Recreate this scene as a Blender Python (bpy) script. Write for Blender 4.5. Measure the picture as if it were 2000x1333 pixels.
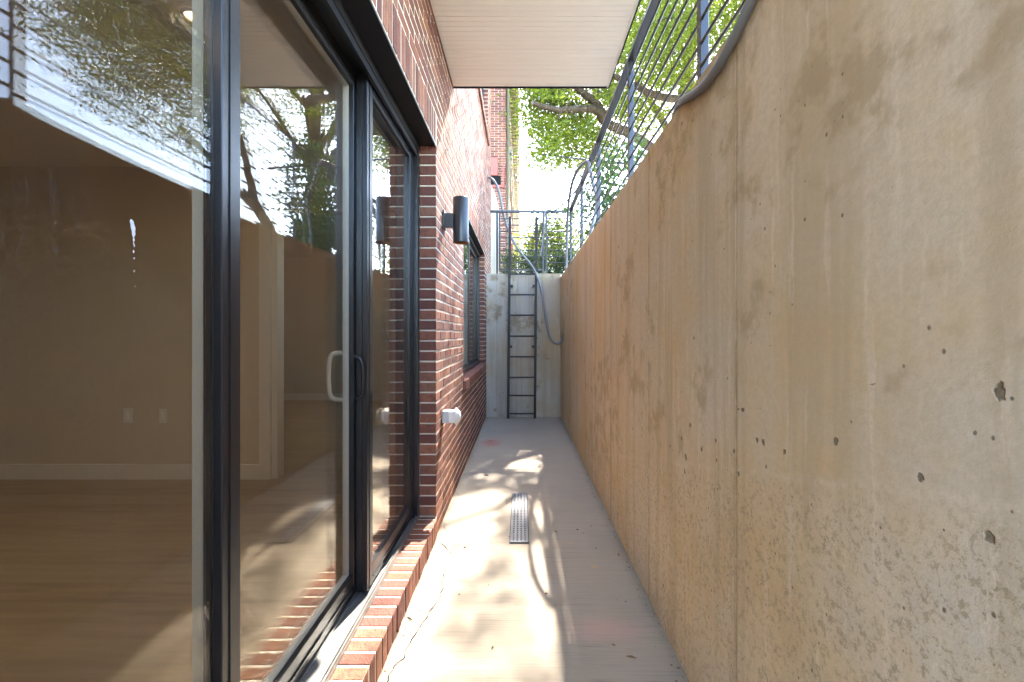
import bpy, bmesh, math, random
import numpy as np
from mathutils import Vector, Matrix

random.seed(7)
rng = np.random.default_rng(11)
scene = bpy.context.scene
for o in list(bpy.data.objects):
    bpy.data.objects.remove(o)
COL = scene.collection

# ------------------------------------------------------------------ camera
EYE = 1.33                      # camera height above the walkway
FPX = 836.0                     # focal length in photograph pixels (2000 wide)
cam_d = bpy.data.cameras.new('camera')
cam_d.sensor_fit = 'HORIZONTAL'
cam_d.sensor_width = 36.0
cam_d.lens = FPX / 2000.0 * 36.0
cam_d.shift_x = -17.0 / 2000.0
cam_d.shift_y = -13.5 / 2000.0
cam_d.clip_start = 0.02
cam_d.clip_end = 2000.0
cam = bpy.data.objects.new('camera', cam_d)
COL.objects.link(cam)
cam.location = (0, 0, EYE)
cam.rotation_euler = (math.radians(90), 0, 0)
scene.camera = cam

# ------------------------------------------------------------------ light
SUN = Vector((1.0, 4.6, 5.4))            # towards the sun
KY, KZ = 4.6, 5.4
ELEV = math.atan2(SUN.z, math.hypot(SUN.x, SUN.y))
AZ = math.atan2(SUN.x, SUN.y)            # clockwise from +Y
world = bpy.data.worlds.new('World')
scene.world = world
world.use_nodes = True
wn = world.node_tree
wn.nodes.clear()
sky = wn.nodes.new('ShaderNodeTexSky')
sky.sky_type = 'NISHITA'
sky.sun_disc = False
sky.sun_elevation = ELEV
sky.sun_rotation = AZ
sky.air_density = 1.0
sky.dust_density = 1.0
sky.ozone_density = 1.1
bg = wn.nodes.new('ShaderNodeBackground')
bg.inputs['Strength'].default_value = 0.15
wo = wn.nodes.new('ShaderNodeOutputWorld')
wn.links.new(sky.outputs[0], bg.inputs[0])
wn.links.new(bg.outputs[0], wo.inputs[0])

sun_d = bpy.data.lights.new('sun', 'SUN')
sun_d.energy = 2.1
sun_d.angle = math.radians(0.53)
sun_d.color = (1.0, 0.93, 0.82)
sun = bpy.data.objects.new('sun', sun_d)
COL.objects.link(sun)
sun.location = (4, 18, 22)
sun.rotation_euler = (-SUN).to_track_quat('-Z', 'Y').to_euler()

scene.view_settings.view_transform = 'Standard'
scene.view_settings.look = 'None'
scene.view_settings.gamma = 1.0
scene.view_settings.use_curve_mapping = False
scene.view_settings.exposure = 4.2
scene.render.engine = 'CYCLES'
cy = scene.cycles
cy.use_denoising = True
cy.max_bounces = 8
cy.diffuse_bounces = 4
cy.glossy_bounces = 4
cy.use_light_tree = False
cy.use_adaptive_sampling = True
cy.adaptive_threshold = 0.025
cy.transmission_bounces = 8
cy.transparent_max_bounces = 24
cy.sample_clamp_indirect = 8.0
cy.caustics_reflective = False
cy.caustics_refractive = False

# ------------------------------------------------------------------ helpers
class NT:
    """small node-tree builder"""
    def __init__(self, name):
        self.m = bpy.data.materials.new(name)
        self.m.use_nodes = True
        self.t = self.m.node_tree
        self.t.nodes.clear()
        self.out = self.t.nodes.new('ShaderNodeOutputMaterial')
        self._pos = None
    def n(self, typ, **kw):
        nd = self.t.nodes.new(typ)
        for k, v in kw.items():
            setattr(nd, k, v)
        return nd
    def link(self, a, b):
        self.t.links.new(a, b)
    def put(self, sock, v):
        if isinstance(v, bpy.types.NodeSocket):
            self.link(v, sock)
        else:
            if isinstance(v, tuple) and len(v) == 3 and sock.type == 'RGBA':
                v = (*v, 1.0)
            sock.default_value = v
    def pos(self):
        if self._pos is None:
            self._pos = self.n('ShaderNodeNewGeometry').outputs['Position']
        return self._pos
    def sep(self):
        s = self.n('ShaderNodeSeparateXYZ'); self.link(self.pos(), s.inputs[0])
        return s.outputs
    def vscale(self, s, off=(0, 0, 0), src=None):
        mp = self.n('ShaderNodeMapping')
        self.link(src or self.pos(), mp.inputs['Vector'])
        mp.inputs['Scale'].default_value = s
        mp.inputs['Location'].default_value = off
        return mp.outputs[0]
    def noise(self, scale, detail=4, rough=0.55, vec=None, dist=0.0, color=False):
        nd = self.n('ShaderNodeTexNoise')
        self.link(vec or self.pos(), nd.inputs['Vector'])
        nd.inputs['Scale'].default_value = scale
        nd.inputs['Detail'].default_value = detail
        nd.inputs['Roughness'].default_value = rough
        nd.inputs['Distortion'].default_value = dist
        return nd.outputs['Color' if color else 'Fac']
    def voro(self, scale, vec=None, feature='F1', rnd=1.0, dim='3D'):
        nd = self.n('ShaderNodeTexVoronoi', feature=feature, voronoi_dimensions=dim)
        self.link(vec or self.pos(), nd.inputs['Vector'])
        nd.inputs['Scale'].default_value = scale
        nd.inputs['Randomness'].default_value = rnd
        return nd.outputs
    def math(self, op, a, b=0.0, c=0.0, clamp=False):
        nd = self.n('ShaderNodeMath', operation=op, use_clamp=clamp)
        self.put(nd.inputs[0], a); self.put(nd.inputs[1], b); self.put(nd.inputs[2], c)
        return nd.outputs[0]
    def ramp(self, fac, lo, hi, a=0.0, b=1.0, smooth=True):
        nd = self.n('ShaderNodeMapRange', interpolation_type='SMOOTHSTEP' if smooth else 'LINEAR')
        self.put(nd.inputs[0], fac)
        for i, v in zip((1, 2, 3, 4), (lo, hi, a, b)):
            self.put(nd.inputs[i], v)
        return nd.outputs[0]
    def mix(self, fac, a, b, blend='MIX'):
        nd = self.n('ShaderNodeMix', data_type='RGBA', blend_type=blend, clamp_factor=True)
        self.put(nd.inputs['Factor'], fac)
        self.put(nd.inputs[6], a); self.put(nd.inputs[7], b)
        return nd.outputs[2]
    def bump(self, h, strength=0.3, dist=0.01, normal=None):
        nd = self.n('ShaderNodeBump')
        self.put(nd.inputs['Height'], h)
        nd.inputs['Strength'].default_value = strength
        nd.inputs['Distance'].default_value = dist
        if normal is not None:
            self.link(normal, nd.inputs['Normal'])
        return nd.outputs[0]
    def bsdf(self, col, rough=0.6, metal=0.0, normal=None, spec=0.5, coat=None):
        p = self.n('ShaderNodeBsdfPrincipled')
        self.put(p.inputs['Base Color'], col)
        self.put(p.inputs['Roughness'], rough)
        self.put(p.inputs['Metallic'], metal)
        self.put(p.inputs['Specular IOR Level'], spec)
        if normal is not None:
            self.link(normal, p.inputs['Normal'])
        if coat:
            p.inputs['Coat Weight'].default_value = coat
        return p.outputs[0]
    def done(self, sh):
        self.link(sh, self.out.inputs['Surface'])
        return self.m

def link_obj(name, me, parent=None, mat=None):
    o = bpy.data.objects.new(name, me)
    COL.objects.link(o)
    if mat is not None and not me.materials:
        me.materials.append(mat)
    if parent is not None:
        o.parent = parent
        b = parent.get('_base')
        if b is not None:
            o.location = (-b[0], -b[1], -b[2])
    return o

def tag(o, label=None, cat=None, group=None, kind=None):
    if label: o['label'] = label
    if cat: o['category'] = cat
    if group: o['group'] = group
    if kind: o['kind'] = kind
    return o

BASES = {}
def thing(name, label, cat, base=(0, 0, 0), group=None):
    o = bpy.data.objects.new(name, None)
    o.empty_display_size = 0.1
    COL.objects.link(o)
    o.location = base
    o['_base'] = list(base)
    tag(o, label, cat, group)
    return o

class MB:
    """collects geometry in world coordinates, then builds one mesh object"""
    def __init__(self):
        self.v = []; self.f = []; self.smooth = []
    def add(self, vs, fs, smooth=False):
        b = len(self.v)
        self.v += [tuple(p) for p in vs]
        self.f += [tuple(i + b for i in f) for f in fs]
        self.smooth += [smooth] * len(fs)
        return self
    def box(self, x0, x1, y0, y1, z0, z1, ch=0.0):
        if x0 > x1: x0, x1 = x1, x0
        if y0 > y1: y0, y1 = y1, y0
        if z0 > z1: z0, z1 = z1, z0
        if ch <= 0:
            vs = [(x, y, z) for z in (z0, z1) for y in (y0, y1) for x in (x0, x1)]
            fs = [(0, 2, 3, 1), (4, 5, 7, 6), (0, 1, 5, 4), (2, 6, 7, 3), (0, 4, 6, 2), (1, 3, 7, 5)]
            return self.add(vs, fs)
        vs, fs = chamfer_box(x1 - x0, y1 - y0, z1 - z0, ch)
        cx, cy_, cz = (x0 + x1) / 2, (y0 + y1) / 2, (z0 + z1) / 2
        return self.add([(p[0] + cx, p[1] + cy_, p[2] + cz) for p in vs], fs)
    def tube(self, pts, r, n=8, caps=True, smooth=True):
        pts = [Vector(p) for p in pts]
        rs = r if isinstance(r, (list, tuple)) else [r] * len(pts)
        ring0 = None
        vs = []
        nrm = None
        for i, p in enumerate(pts):
            if i == 0: t = pts[1] - pts[0]
            elif i == len(pts) - 1: t = pts[-1] - pts[-2]
            else: t = pts[i + 1] - pts[i - 1]
            t.normalize()
            if nrm is None:
                a = Vector((0, 0, 1)) if abs(t.z) < 0.9 else Vector((1, 0, 0))
                nrm = t.cross(a).normalized()
            else:
                nrm = (nrm - t * nrm.dot(t)).normalized()
            bi = t.cross(nrm)
            for k in range(n):
                an = 2 * math.pi * k / n
                vs.append(p + (nrm * math.cos(an) + bi * math.sin(an)) * rs[i])
        fs = []
        for i in range(len(pts) - 1):
            for k in range(n):
                a, b = i * n + k, i * n + (k + 1) % n
                fs.append((a, b, b + n, a + n))
        self.add(vs, fs, smooth)
        if caps:
            m = (len(pts) - 1) * n
            self.add(vs[:n], [tuple(range(n - 1, -1, -1))])
            self.add(vs[m:], [tuple(range(n))])
        return self
    def lathe(self, prof, c, axis='z', n=24):
        """prof: list of (radius, height) along the axis"""
        vs, fs = [], []
        for (r, h) in prof:
            for k in range(n):
                a = 2 * math.pi * k / n
                u, w = r * math.cos(a), r * math.sin(a)
                if axis == 'z': p = (c[0] + u, c[1] + w, c[2] + h)
                elif axis == 'x': p = (c[0] + h, c[1] + u, c[2] + w)
                else: p = (c[0] + w, c[1] + h, c[2] + u)
                vs.append(p)
        for i in range(len(prof) - 1):
            for k in range(n):
                a, b = i * n + k, i * n + (k + 1) % n
                fs.append((a, b, b + n, a + n))
        return self.add(vs, fs, True)
    def mesh(self, name):
        me = bpy.data.meshes.new(name)
        me.from_pydata(self.v, [], self.f)
        me.polygons.foreach_set('use_smooth', self.smooth)
        me.update()
        return me
    def build(self, name, mat, parent=None):
        return link_obj(name, self.mesh(name), parent, mat)

def chamfer_box(dx, dy, dz, c):
    vs, idx = [], {}
    h = (dx / 2, dy / 2, dz / 2)
    for sx in (-1, 1):
        for sy in (-1, 1):
            for sz in (-1, 1):
                s = (sx, sy, sz)
                for ax in range(3):
                    p = [s[i] * (h[i] if i == ax else h[i] - c) for i in range(3)]
                    idx[(s, ax)] = len(vs); vs.append(tuple(p))
    fs = []
    def fix(f):
        a, b, d = (Vector(vs[f[0]]), Vector(vs[f[1]]), Vector(vs[f[2]]))
        nn = (b - a).cross(d - a)
        cen = sum((Vector(vs[i]) for i in f), Vector())
        return f if nn.dot(cen) > 0 else tuple(reversed(f))
    for ax in range(3):
        o = [i for i in range(3) if i != ax]
        for s in (-1, 1):
            loop = []
            for a, b in ((-1, -1), (1, -1), (1, 1), (-1, 1)):
                k = [0, 0, 0]; k[ax] = s; k[o[0]] = a; k[o[1]] = b
                loop.append(idx[(tuple(k), ax)])
            fs.append(fix(tuple(loop)))
    for ax in range(3):          # edge chamfers, edges parallel to ax
        o = [i for i in range(3) if i != ax]
        for a in (-1, 1):
            for b in (-1, 1):
                k0 = [0, 0, 0]; k0[ax] = -1; k0[o[0]] = a; k0[o[1]] = b
                k1 = list(k0); k1[ax] = 1
                fs.append(fix((idx[(tuple(k0), o[0])], idx[(tuple(k1), o[0])], idx[(tuple(k1), o[1])], idx[(tuple(k0), o[1])])))
    for sx in (-1, 1):
        for sy in (-1, 1):
            for sz in (-1, 1):
                s = (sx, sy, sz)
                fs.append(fix((idx[(s, 0)], idx[(s, 1)], idx[(s, 2)])))
    return vs, fs

def catmull(pts, n=8):
    P = [Vector(p) for p in pts]
    P = [P[0] * 2 - P[1]] + P + [P[-1] * 2 - P[-2]]
    out = []
    for i in range(1, len(P) - 2):
        a, b, c, d = P[i - 1], P[i], P[i + 1], P[i + 2]
        for k in range(n):
            t = k / n
            out.append(0.5 * ((2 * b) + (c - a) * t + (2 * a - 5 * b + 4 * c - d) * t * t + (3 * b - a - 3 * c + d) * t ** 3))
    out.append(P[-2])
    return out

def at(px, py, d):
    """world point seen at photograph pixel (px, py) at depth d metres"""
    return Vector(((px - 1017) / FPX * d, d, EYE + (653 - py) / FPX * d))

def proj(p):
    if p[1] < 0.05: return None
    return (1017 + FPX * p[0] / p[1], 653 - FPX * (p[2] - EYE) / p[1])

# ------------------------------------------------------------------ materials
def mat_concrete_wall(name, base, pour=True, stain=1.0):
    N = NT(name)
    x, y, z = N.sep()
    b = base
    dark = (b[0] * .70, b[1] * .64, b[2] * .54)
    ochre = (b[0] * 0.95, b[1] * 0.82, b[2] * 0.60)
    grey = (b[0] * .90, b[1] * .95, b[2] * 1.02)
    pale = (b[0] * 1.14, b[1] * 1.15, b[2] * 1.18)
    nc = N.n('ShaderNodeSeparateColor')
    N.link(N.noise(1.25, 5, .62, color=True), nc.inputs[0])
    blot, blot2, dn = nc.outputs[0], nc.outputs[1], nc.outputs[2]
    streak = N.noise(1.0, 3, .6, vec=N.vscale((9, 9, .35), (0, 2, 0)))
    fine = N.noise(66, 4, .74)
    mid = N.noise(9, 4, .68)
    wob = N.n('ShaderNodeCombineXYZ')
    N.link(N.math('ADD', N.math('ADD', x, y), N.math('MULTIPLY', mid, .035)), wob.inputs[0]); N.link(z, wob.inputs[1])
    streak2 = N.noise(1.0, 3, .62, vec=N.vscale((30, 1.5, 1), (5, 2, 0), wob.outputs[0]))
    col = N.mix(N.ramp(blot, .38, .66), base, ochre)
    col = N.mix(N.ramp(blot2, .47, .70, 0, .75), col, grey)
    col = N.mix(N.ramp(streak, .48, .66, 0, .55), col, dark)
    col = N.mix(N.ramp(streak2, .54, .68, 0, .5), col, pale)
    patch = N.math('MULTIPLY', N.ramp(N.math('ADD', dn, N.math('MULTIPLY', N.math('SUBTRACT', mid, .5), .35)), .53, .63), N.ramp(mid, .38, .60))
    col = N.mix(N.math('MULTIPLY', patch, .62 * stain, clamp=True), col, (b[0] * .55, b[1] * .47, b[2] * .34))
    cb = N.n('ShaderNodeCombineXYZ'); N.link(N.math('ADD', x, y), cb.inputs[0]); N.link(N.math('MULTIPLY', z, .8), cb.inputs[1])
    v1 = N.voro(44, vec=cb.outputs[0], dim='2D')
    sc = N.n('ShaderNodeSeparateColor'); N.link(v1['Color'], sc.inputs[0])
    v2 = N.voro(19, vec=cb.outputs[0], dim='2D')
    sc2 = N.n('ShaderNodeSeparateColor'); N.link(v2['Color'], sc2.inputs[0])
    thr = .99
    amp = 1.0
    if pour:
        # cold joint that slopes down along the wall, rougher concrete below it
        hl = N.math('SUBTRACT', z, N.math('SUBTRACT', 1.25, N.math('MULTIPLY', y, .255)))
        low = N.ramp(N.math('ADD', hl, N.math('MULTIPLY', N.math('SUBTRACT', mid, .5), .14)), .02, -.10)
        line = N.math('MULTIPLY', N.ramp(N.math('ABSOLUTE', N.math('ADD', hl, N.math('MULTIPLY', N.math('SUBTRACT', mid, .5), .06))), .016, .0), N.ramp(mid, .40, .60))
        col = N.mix(N.math('MULTIPLY', line, .38), col, pale)
        speck = N.ramp(fine, .53, .61)
        lowc = N.mix(N.math('MULTIPLY', speck, .75), col, (b[0] * .44, b[1] * .38, b[2] * .28))
        lowc = N.mix(N.ramp(mid, .42, .7, 0, .62), lowc, (b[0] * 1.05, b[1] * .98, b[2] * .80))
        col = N.mix(N.math('MULTIPLY', low, .9), col, lowc)
        band = N.math('MULTIPLY', N.ramp(hl, -.07, .04), N.ramp(hl, .22, .08))
        thr = N.math('SUBTRACT', .992, N.math('MULTIPLY', band, N.ramp(y, 2.2, .9, .06, .24)))
        amp = N.math('ADD', .45, N.math('MULTIPLY', low, .55))
    if pour:
        sd = None
        for ys_ in (1.28, 2.15, 3.06, 3.92):
            d_ = N.math('ABSOLUTE', N.math('SUBTRACT', y, ys_))
            sd = d_ if sd is None else N.math('MINIMUM', sd, d_)
        sm_ = N.math('MULTIPLY', N.ramp(N.math('ADD', sd, N.math('MULTIPLY', fine, .014)), .024, .006), N.ramp(mid, .36, .56, .25, 1))
        col = N.mix(N.math('MULTIPLY', sm_, .7), col, (b[0] * .42, b[1] * .33, b[2] * .20))
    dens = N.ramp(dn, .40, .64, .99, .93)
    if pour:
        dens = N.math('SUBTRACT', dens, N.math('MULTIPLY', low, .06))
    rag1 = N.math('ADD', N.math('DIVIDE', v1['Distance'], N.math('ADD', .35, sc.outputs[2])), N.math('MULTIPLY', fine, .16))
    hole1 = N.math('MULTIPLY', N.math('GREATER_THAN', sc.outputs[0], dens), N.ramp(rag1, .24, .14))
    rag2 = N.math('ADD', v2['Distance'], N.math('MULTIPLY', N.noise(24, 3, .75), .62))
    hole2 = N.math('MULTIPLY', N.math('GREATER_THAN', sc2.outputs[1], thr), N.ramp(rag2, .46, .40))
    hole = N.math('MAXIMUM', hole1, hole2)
    col = N.mix(N.math('MULTIPLY', hole, .86), col, (b[0] * .17, b[1] * .15, b[2] * .12))  # shade inside the pits is painted in as dark colour
    col = N.mix(N.ramp(fine, .35, .68, 0, .38), col, dark)
    height = N.math('SUBTRACT', N.math('MULTIPLY', fine, amp), N.math('MULTIPLY', hole2, 2.0))
    nrm = N.bump(height, .45, .005)
    return N.done(N.bsdf(col, .86, normal=nrm, spec=.25))

def mat_floor():
    N = NT('broomed_concrete')
    x, y, z = N.sep()
    base = (.315, .262, .198)
    broom = N.noise(1.0, 2, .65, vec=N.vscale((2.2, 170, 1)))
    broom2 = N.noise(1.0, 1, .6, vec=N.vscale((5, 420, 1), (2, 0, 0)))
    blot = N.noise(1.6, 6, .62)
    fine = N.noise(90, 3, .7)
    col = N.mix(N.ramp(blot, .35, .68), base, (.28, .24, .188))
    col = N.mix(N.ramp(N.noise(4.5, 6, .65), .5, .72, 0, .5), col, (.31, .27, .225))
    col = N.mix(N.ramp(broom, .54, .72, 0, .55), col, (.155, .135, .112))
    col = N.mix(N.ramp(broom2, .60, .75, 0, .45), col, (.14, .125, .105))
    col = N.mix(N.ramp(fine, .62, .78, 0, .35), col, (.14, .125, .11))
    spn = N.math('MULTIPLY', N.math('SUBTRACT', N.noise(9, 4, .7), .5), 1.1)
    # reddish stains, dark smudges, rust dots: each has its own place on the slab
    def spot(cx, cy_, rx, ry, c, amt, col):
        dx = N.math('DIVIDE', N.math('SUBTRACT', x, cx), rx)
        dy = N.math('DIVIDE', N.math('SUBTRACT', y, cy_), ry)
        r = N.math('SQRT', N.math('ADD', N.math('MULTIPLY', dx, dx), N.math('MULTIPLY', dy, dy)))
        r = N.math('ADD', r, spn)
        return N.mix(N.math('MULTIPLY', N.ramp(r, 1.1, .1), amt), col, c)
    col = spot(-.36, 5.25, .17, .26, (.36, .13, .11), .75, col)
    col = spot(.38, 1.93, .22, .11, (.44, .27, .22), .55, col)
    col = spot(.30, 1.62, .06, .04, (.16, .14, .12), .75, col)
    col = spot(.12, 2.25, .20, .12, (.33, .29, .25), .35, col)
    col = spot(.42, 2.45, .03, .025, (.50, .26, .10), .6, col)
    col = spot(.32, 2.72, .03, .02, (.45, .28, .15), .5, col)
    col = spot(-.30, 1.62, .05, .03, (.46, .31, .16), .5, col)
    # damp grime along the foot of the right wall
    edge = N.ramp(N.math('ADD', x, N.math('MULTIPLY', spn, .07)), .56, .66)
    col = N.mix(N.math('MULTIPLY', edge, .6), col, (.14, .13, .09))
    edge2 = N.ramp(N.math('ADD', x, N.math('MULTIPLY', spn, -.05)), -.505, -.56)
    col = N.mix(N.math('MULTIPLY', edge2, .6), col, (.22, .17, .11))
    h = N.math('ADD', broom, N.math('MULTIPLY', broom2, .6))
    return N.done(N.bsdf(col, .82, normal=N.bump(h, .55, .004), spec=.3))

def mat_brick(name, source):
    N = NT(name)
    if source == 'object':
        rnd = N.n('ShaderNodeObjectInfo').outputs['Random']
    else:
        rnd = N.n('ShaderNodeAttribute', attribute_name='brick_random').outputs['Fac']
    cr = N.n('ShaderNodeValToRGB')
    N.link(rnd, cr.inputs[0])
    e = cr.color_ramp.elements
    e[0].position = 0.0; e[0].color = (.125, .050, .040, 1)
    e[1].position = 1.0; e[1].color = (.31, .130, .074, 1)
    for p, c in ((.22, (.160, .066, .050)), (.42, (.26, .102, .060)), (.60, (.150, .060, .046)), (.8, (.235, .108, .070))):
        k = e.new(p); k.color = (*c, 1)
    fine = N.noise(120, 3, .75)
    mid = N.noise(28, 4, .7)
    grain = N.noise(1.0, 2, .7, vec=N.vscale((90, 60, 14)))
    col = N.mix(N.ramp(mid, .40, .70, 0, .55), cr.outputs[0], (.115, .046, .038))
    col = N.mix(N.ramp(fine, .58, .75, 0, .45), col, (.34, .19, .14))
    col = N.mix(N.ramp(grain, .62, .80, 0, .35), col, (.42, .30, .24))
    h = grain
    return N.done(N.bsdf(col, .85, normal=N.bump(h, .8, .006), spec=.25))

def mat_mortar():
    N = NT('pale_mortar')
    f = N.noise(150, 5, .7)
    col = N.mix(N.ramp(f, .35, .7), (.74, .67, .54), (.60, .53, .42))
    col = N.mix(N.ramp(N.noise(5, 5, .7), .5, .7, 0, .4), col, (.36, .30, .22))
    return N.done(N.bsdf(col, .92, normal=N.bump(f, .7, .004), spec=.2))

def mat_far_brick(name, c1, c2, mort, axis):
    N = NT(name)
    x, y, z = N.sep()
    cb = N.n('ShaderNodeCombineXYZ')
    N.link({'x': y, 'y': x}[axis], cb.inputs[0]); N.link(z, cb.inputs[1])
    bt = N.n('ShaderNodeTexBrick')
    N.link(cb.outputs[0], bt.inputs['Vector'])
    bt.inputs['Scale'].default_value = 1.0
    bt.inputs['Brick Width'].default_value = .204
    bt.inputs['Row Height'].default_value = .0677
    bt.inputs['Mortar Size'].default_value = .006
    bt.inputs['Color1'].default_value = (*c1, 1)
    bt.inputs['Color2'].default_value = (*c2, 1)
    bt.inputs['Mortar'].default_value = (*mort, 1)
    return N.done(N.bsdf(bt.outputs['Color'], .88, normal=N.bump(bt.outputs['Fac'], .4, -.005), spec=.2))

def mat_paint(name, col, rough=.4, spec=.5, dust=.25, metal=0.0, coat=None, dustcol=(.35, .31, .25)):
    N = NT(name)
    if dust <= .02:
        return N.done(N.bsdf(col, rough, metal=metal, spec=spec))
    f = N.noise(70, 5, .7)
    m = N.noise(6, 5, .6)
    c = N.mix(N.math('MULTIPLY', N.ramp(f, .55, .8), dust), col, dustcol)
    r = N.ramp(m, .3, .7, rough * .8, min(1, rough * 1.25))
    return N.done(N.bsdf(c, r, metal=metal, normal=N.bump(f, .06, .002), spec=spec, coat=coat))

def mat_glass(name, f0=.045, tint=(.90, .95, .92), dust=.05):
    """thin clear pane: Schlick reflection over straight transmission, with a film of water spots and dust"""
    N = NT(name)
    g = N.n('ShaderNodeNewGeometry')
    dt = N.n('ShaderNodeVectorMath', operation='DOT_PRODUCT')
    N.link(g.outputs['Normal'], dt.inputs[0]); N.link(g.outputs['Incoming'], dt.inputs[1])
    c = N.math('ABSOLUTE', dt.outputs['Value'])
    p5 = N.math('POWER', N.math('SUBTRACT', 1.0, c, clamp=True), 5.0)
    fr = N.math('ADD', f0, N.math('MULTIPLY', p5, 1 - f0))
    tr = N.n('ShaderNodeBsdfTransparent'); tr.inputs[0].default_value = (*tint, 1)
    gl = N.n('ShaderNodeBsdfGlossy'); gl.inputs['Roughness'].default_value = 0.0
    gl.inputs['Color'].default_value = (1, 1, 1, 1)
    ms = N.n('ShaderNodeMixShader')
    N.link(fr, ms.inputs[0]); N.link(tr.outputs[0], ms.inputs[1]); N.link(gl.outputs[0], ms.inputs[2])
    if dust <= 0:
        return N.done(ms.outputs[0])
    drop = N.noise(1.0, 2, .75, vec=N.vscale((240, 240, 150)))
    run = N.noise(1.0, 3, .6, vec=N.vscale((60, 60, 4)))
    film = N.noise(2.2, 2, .6)
    d = N.math('MULTIPLY', N.ramp(drop, .57, .66), N.ramp(run, .40, .62, .25, 1.0))
    d = N.math('MULTIPLY', d, N.ramp(film, .42, .62, .12, 1.0))
    d = N.math('ADD', N.math('MULTIPLY', d, dust * 4.0), dust * .10, clamp=True)
    df = N.n('ShaderNodeBsdfDiffuse'); df.inputs['Color'].default_value = (.75, .74, .70, 1)
    m2 = N.n('ShaderNodeMixShader')
    N.link(d, m2.inputs[0]); N.link(ms.outputs[0], m2.inputs[1]); N.link(df.outputs[0], m2.inputs[2])
    return N.done(m2.outputs[0])

def mat_leaf(name, c1, c2, trans=.5):
    N = NT(name)
    at_ = N.n('ShaderNodeAttribute', attribute_name='leaf_random').outputs['Fac']
    big = N.noise(.9, 3, .6)
    col = N.mix(N.math('ADD', N.math('MULTIPLY', at_, .6), N.math('MULTIPLY', N.ramp(big, .3, .7), .4)), c1, c2)
    d = N.bsdf(col, .5, spec=.35)
    t = N.n('ShaderNodeBsdfTranslucent')
    tc = N.mix(.5, col, (c2[0] * 1.9, c2[1] * 1.55, c2[2] * .7))
    N.link(tc, t.inputs[0])
    ms = N.n('ShaderNodeMixShader'); ms.inputs[0].default_value = trans
    N.link(d, ms.inputs[1]); N.link(t.outputs[0], ms.inputs[2])
    return N.done(ms.outputs[0])

def mat_bark():
    N = NT('grey_brown_bark')
    b = N.noise(1.0, 6, .7, vec=N.vscale((9, 9, 1.6)))
    f = N.noise(30, 5, .7)
    col = N.mix(N.ramp(b, .35, .65), (.075, .058, .043), (.15, .12, .09))
    col = N.mix(N.ramp(f, .6, .75, 0, .35), col, (.24, .22, .18))
    return N.done(N.bsdf(col, .9, normal=N.bump(b, .8, .03), spec=.15))

def mat_emit(name, col, s):
    N = NT(name)
    e = N.n('ShaderNodeEmission'); e.inputs[0].default_value = (*col, 1); e.inputs[1].default_value = s
    N.m.cycles.emission_sampling = 'NONE'
    return N.done(e.outputs[0])

def mat_wood():
    N = NT('brown_wood_flooring')
    x, y, z = N.sep()
    g = N.noise(1.0, 5, .6, vec=N.vscale((2.0, 22, 1)))
    row = N.math('FLOOR', N.math('DIVIDE', y, .16))
    wn_ = N.n('ShaderNodeTexWhiteNoise', noise_dimensions='1D'); N.link(row, wn_.inputs['W'])
    col = N.mix(N.ramp(g, .3, .7), (.36, .235, .125), (.25, .155, .08))
    col = N.mix(N.math('MULTIPLY', wn_.outputs['Value'], .45), col, (.42, .30, .18))
    return N.done(N.bsdf(col, .38, normal=N.bump(g, .1, .002), spec=.4))

def mat_soffit():
    N = NT('cream_vinyl_soffit')
    f = N.noise(1.3, 2, .6)
    return N.done(N.bsdf(N.mix(N.ramp(f, .35, .7), (.88, .83, .735), (.85, .795, .70)), .5, spec=.3))

M = {}
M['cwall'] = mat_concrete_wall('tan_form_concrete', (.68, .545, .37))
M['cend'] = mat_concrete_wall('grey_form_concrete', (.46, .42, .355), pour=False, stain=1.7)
M['floor'] = mat_floor()
M['brick_o'] = mat_brick('red_brick_single', 'object')
M['brick_a'] = mat_brick('red_brick_mass', 'attr')
M['mortar'] = mat_mortar()
M['farbrick'] = mat_far_brick('plain_brickwork', (.22, .085, .06), (.15, .06, .045), (.36, .31, .25), 'x')
M['black'] = mat_paint('black_steel_paint', (.012, .012, .014), .45, .35, .02)
M['rail'] = mat_paint('dark_grey_rail_paint', (.022, .023, .027), .30, .55, .02)
M['bronze'] = mat_paint('dark_bronze_aluminium', (.016, .015, .016), .30, .5, .02)
M['alum'] = mat_paint('mill_aluminium_track', (.20, .195, .185), .42, .4, .5, metal=.4, dustcol=(.30, .27, .22))
M['white'] = mat_paint('white_vinyl', (.74, .74, .70), .4, .4, .1)
M['trimwhite'] = mat_paint('white_interior_trim', (.70, .63, .52), .5, .3, .02)
M['roomwall'] = mat_paint('greige_room_paint', (.58, .47, .34), .8, .2, .02)
M['wood'] = mat_wood()
M['glass'] = mat_glass('dusty_outer_glass', .019, (.97, .955, .92), .02)
M['glass_in'] = mat_glass('clean_inner_glass', .019, (.97, .955, .92), 0)
M['winglass'] = mat_glass('window_glass', .07, (.80, .86, .84), 0)
M['soffit'] = mat_soffit()
M['hose'] = mat_paint('grey_rubber_hose', (.19, .20, .205), .45, .5, .3, dustcol=(.33, .31, .27))
M['cable'] = mat_paint('black_cable_sheath', (.03, .03, .032), .5, .4, .1)
M['bark'] = mat_bark()
M['leaf'] = mat_leaf('bright_oak_leaf', (.042, .09, .012), (.15, .20, .02), .55)
M['leaf2'] = mat_leaf('dark_sapling_leaf', (.035, .085, .028), (.085, .16, .04), .45)
M['leaf3'] = mat_leaf('yellow_green_leaf', (.10, .16, .04), (.20, .25, .07), .55)
M['leaf4'] = mat_leaf('dark_hedge_leaf', (.022, .045, .018), (.06, .085, .03), .3)
M['ground'] = mat_concrete_wall('pale_yard_paving', (.40, .38, .34), pour=False)
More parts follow.
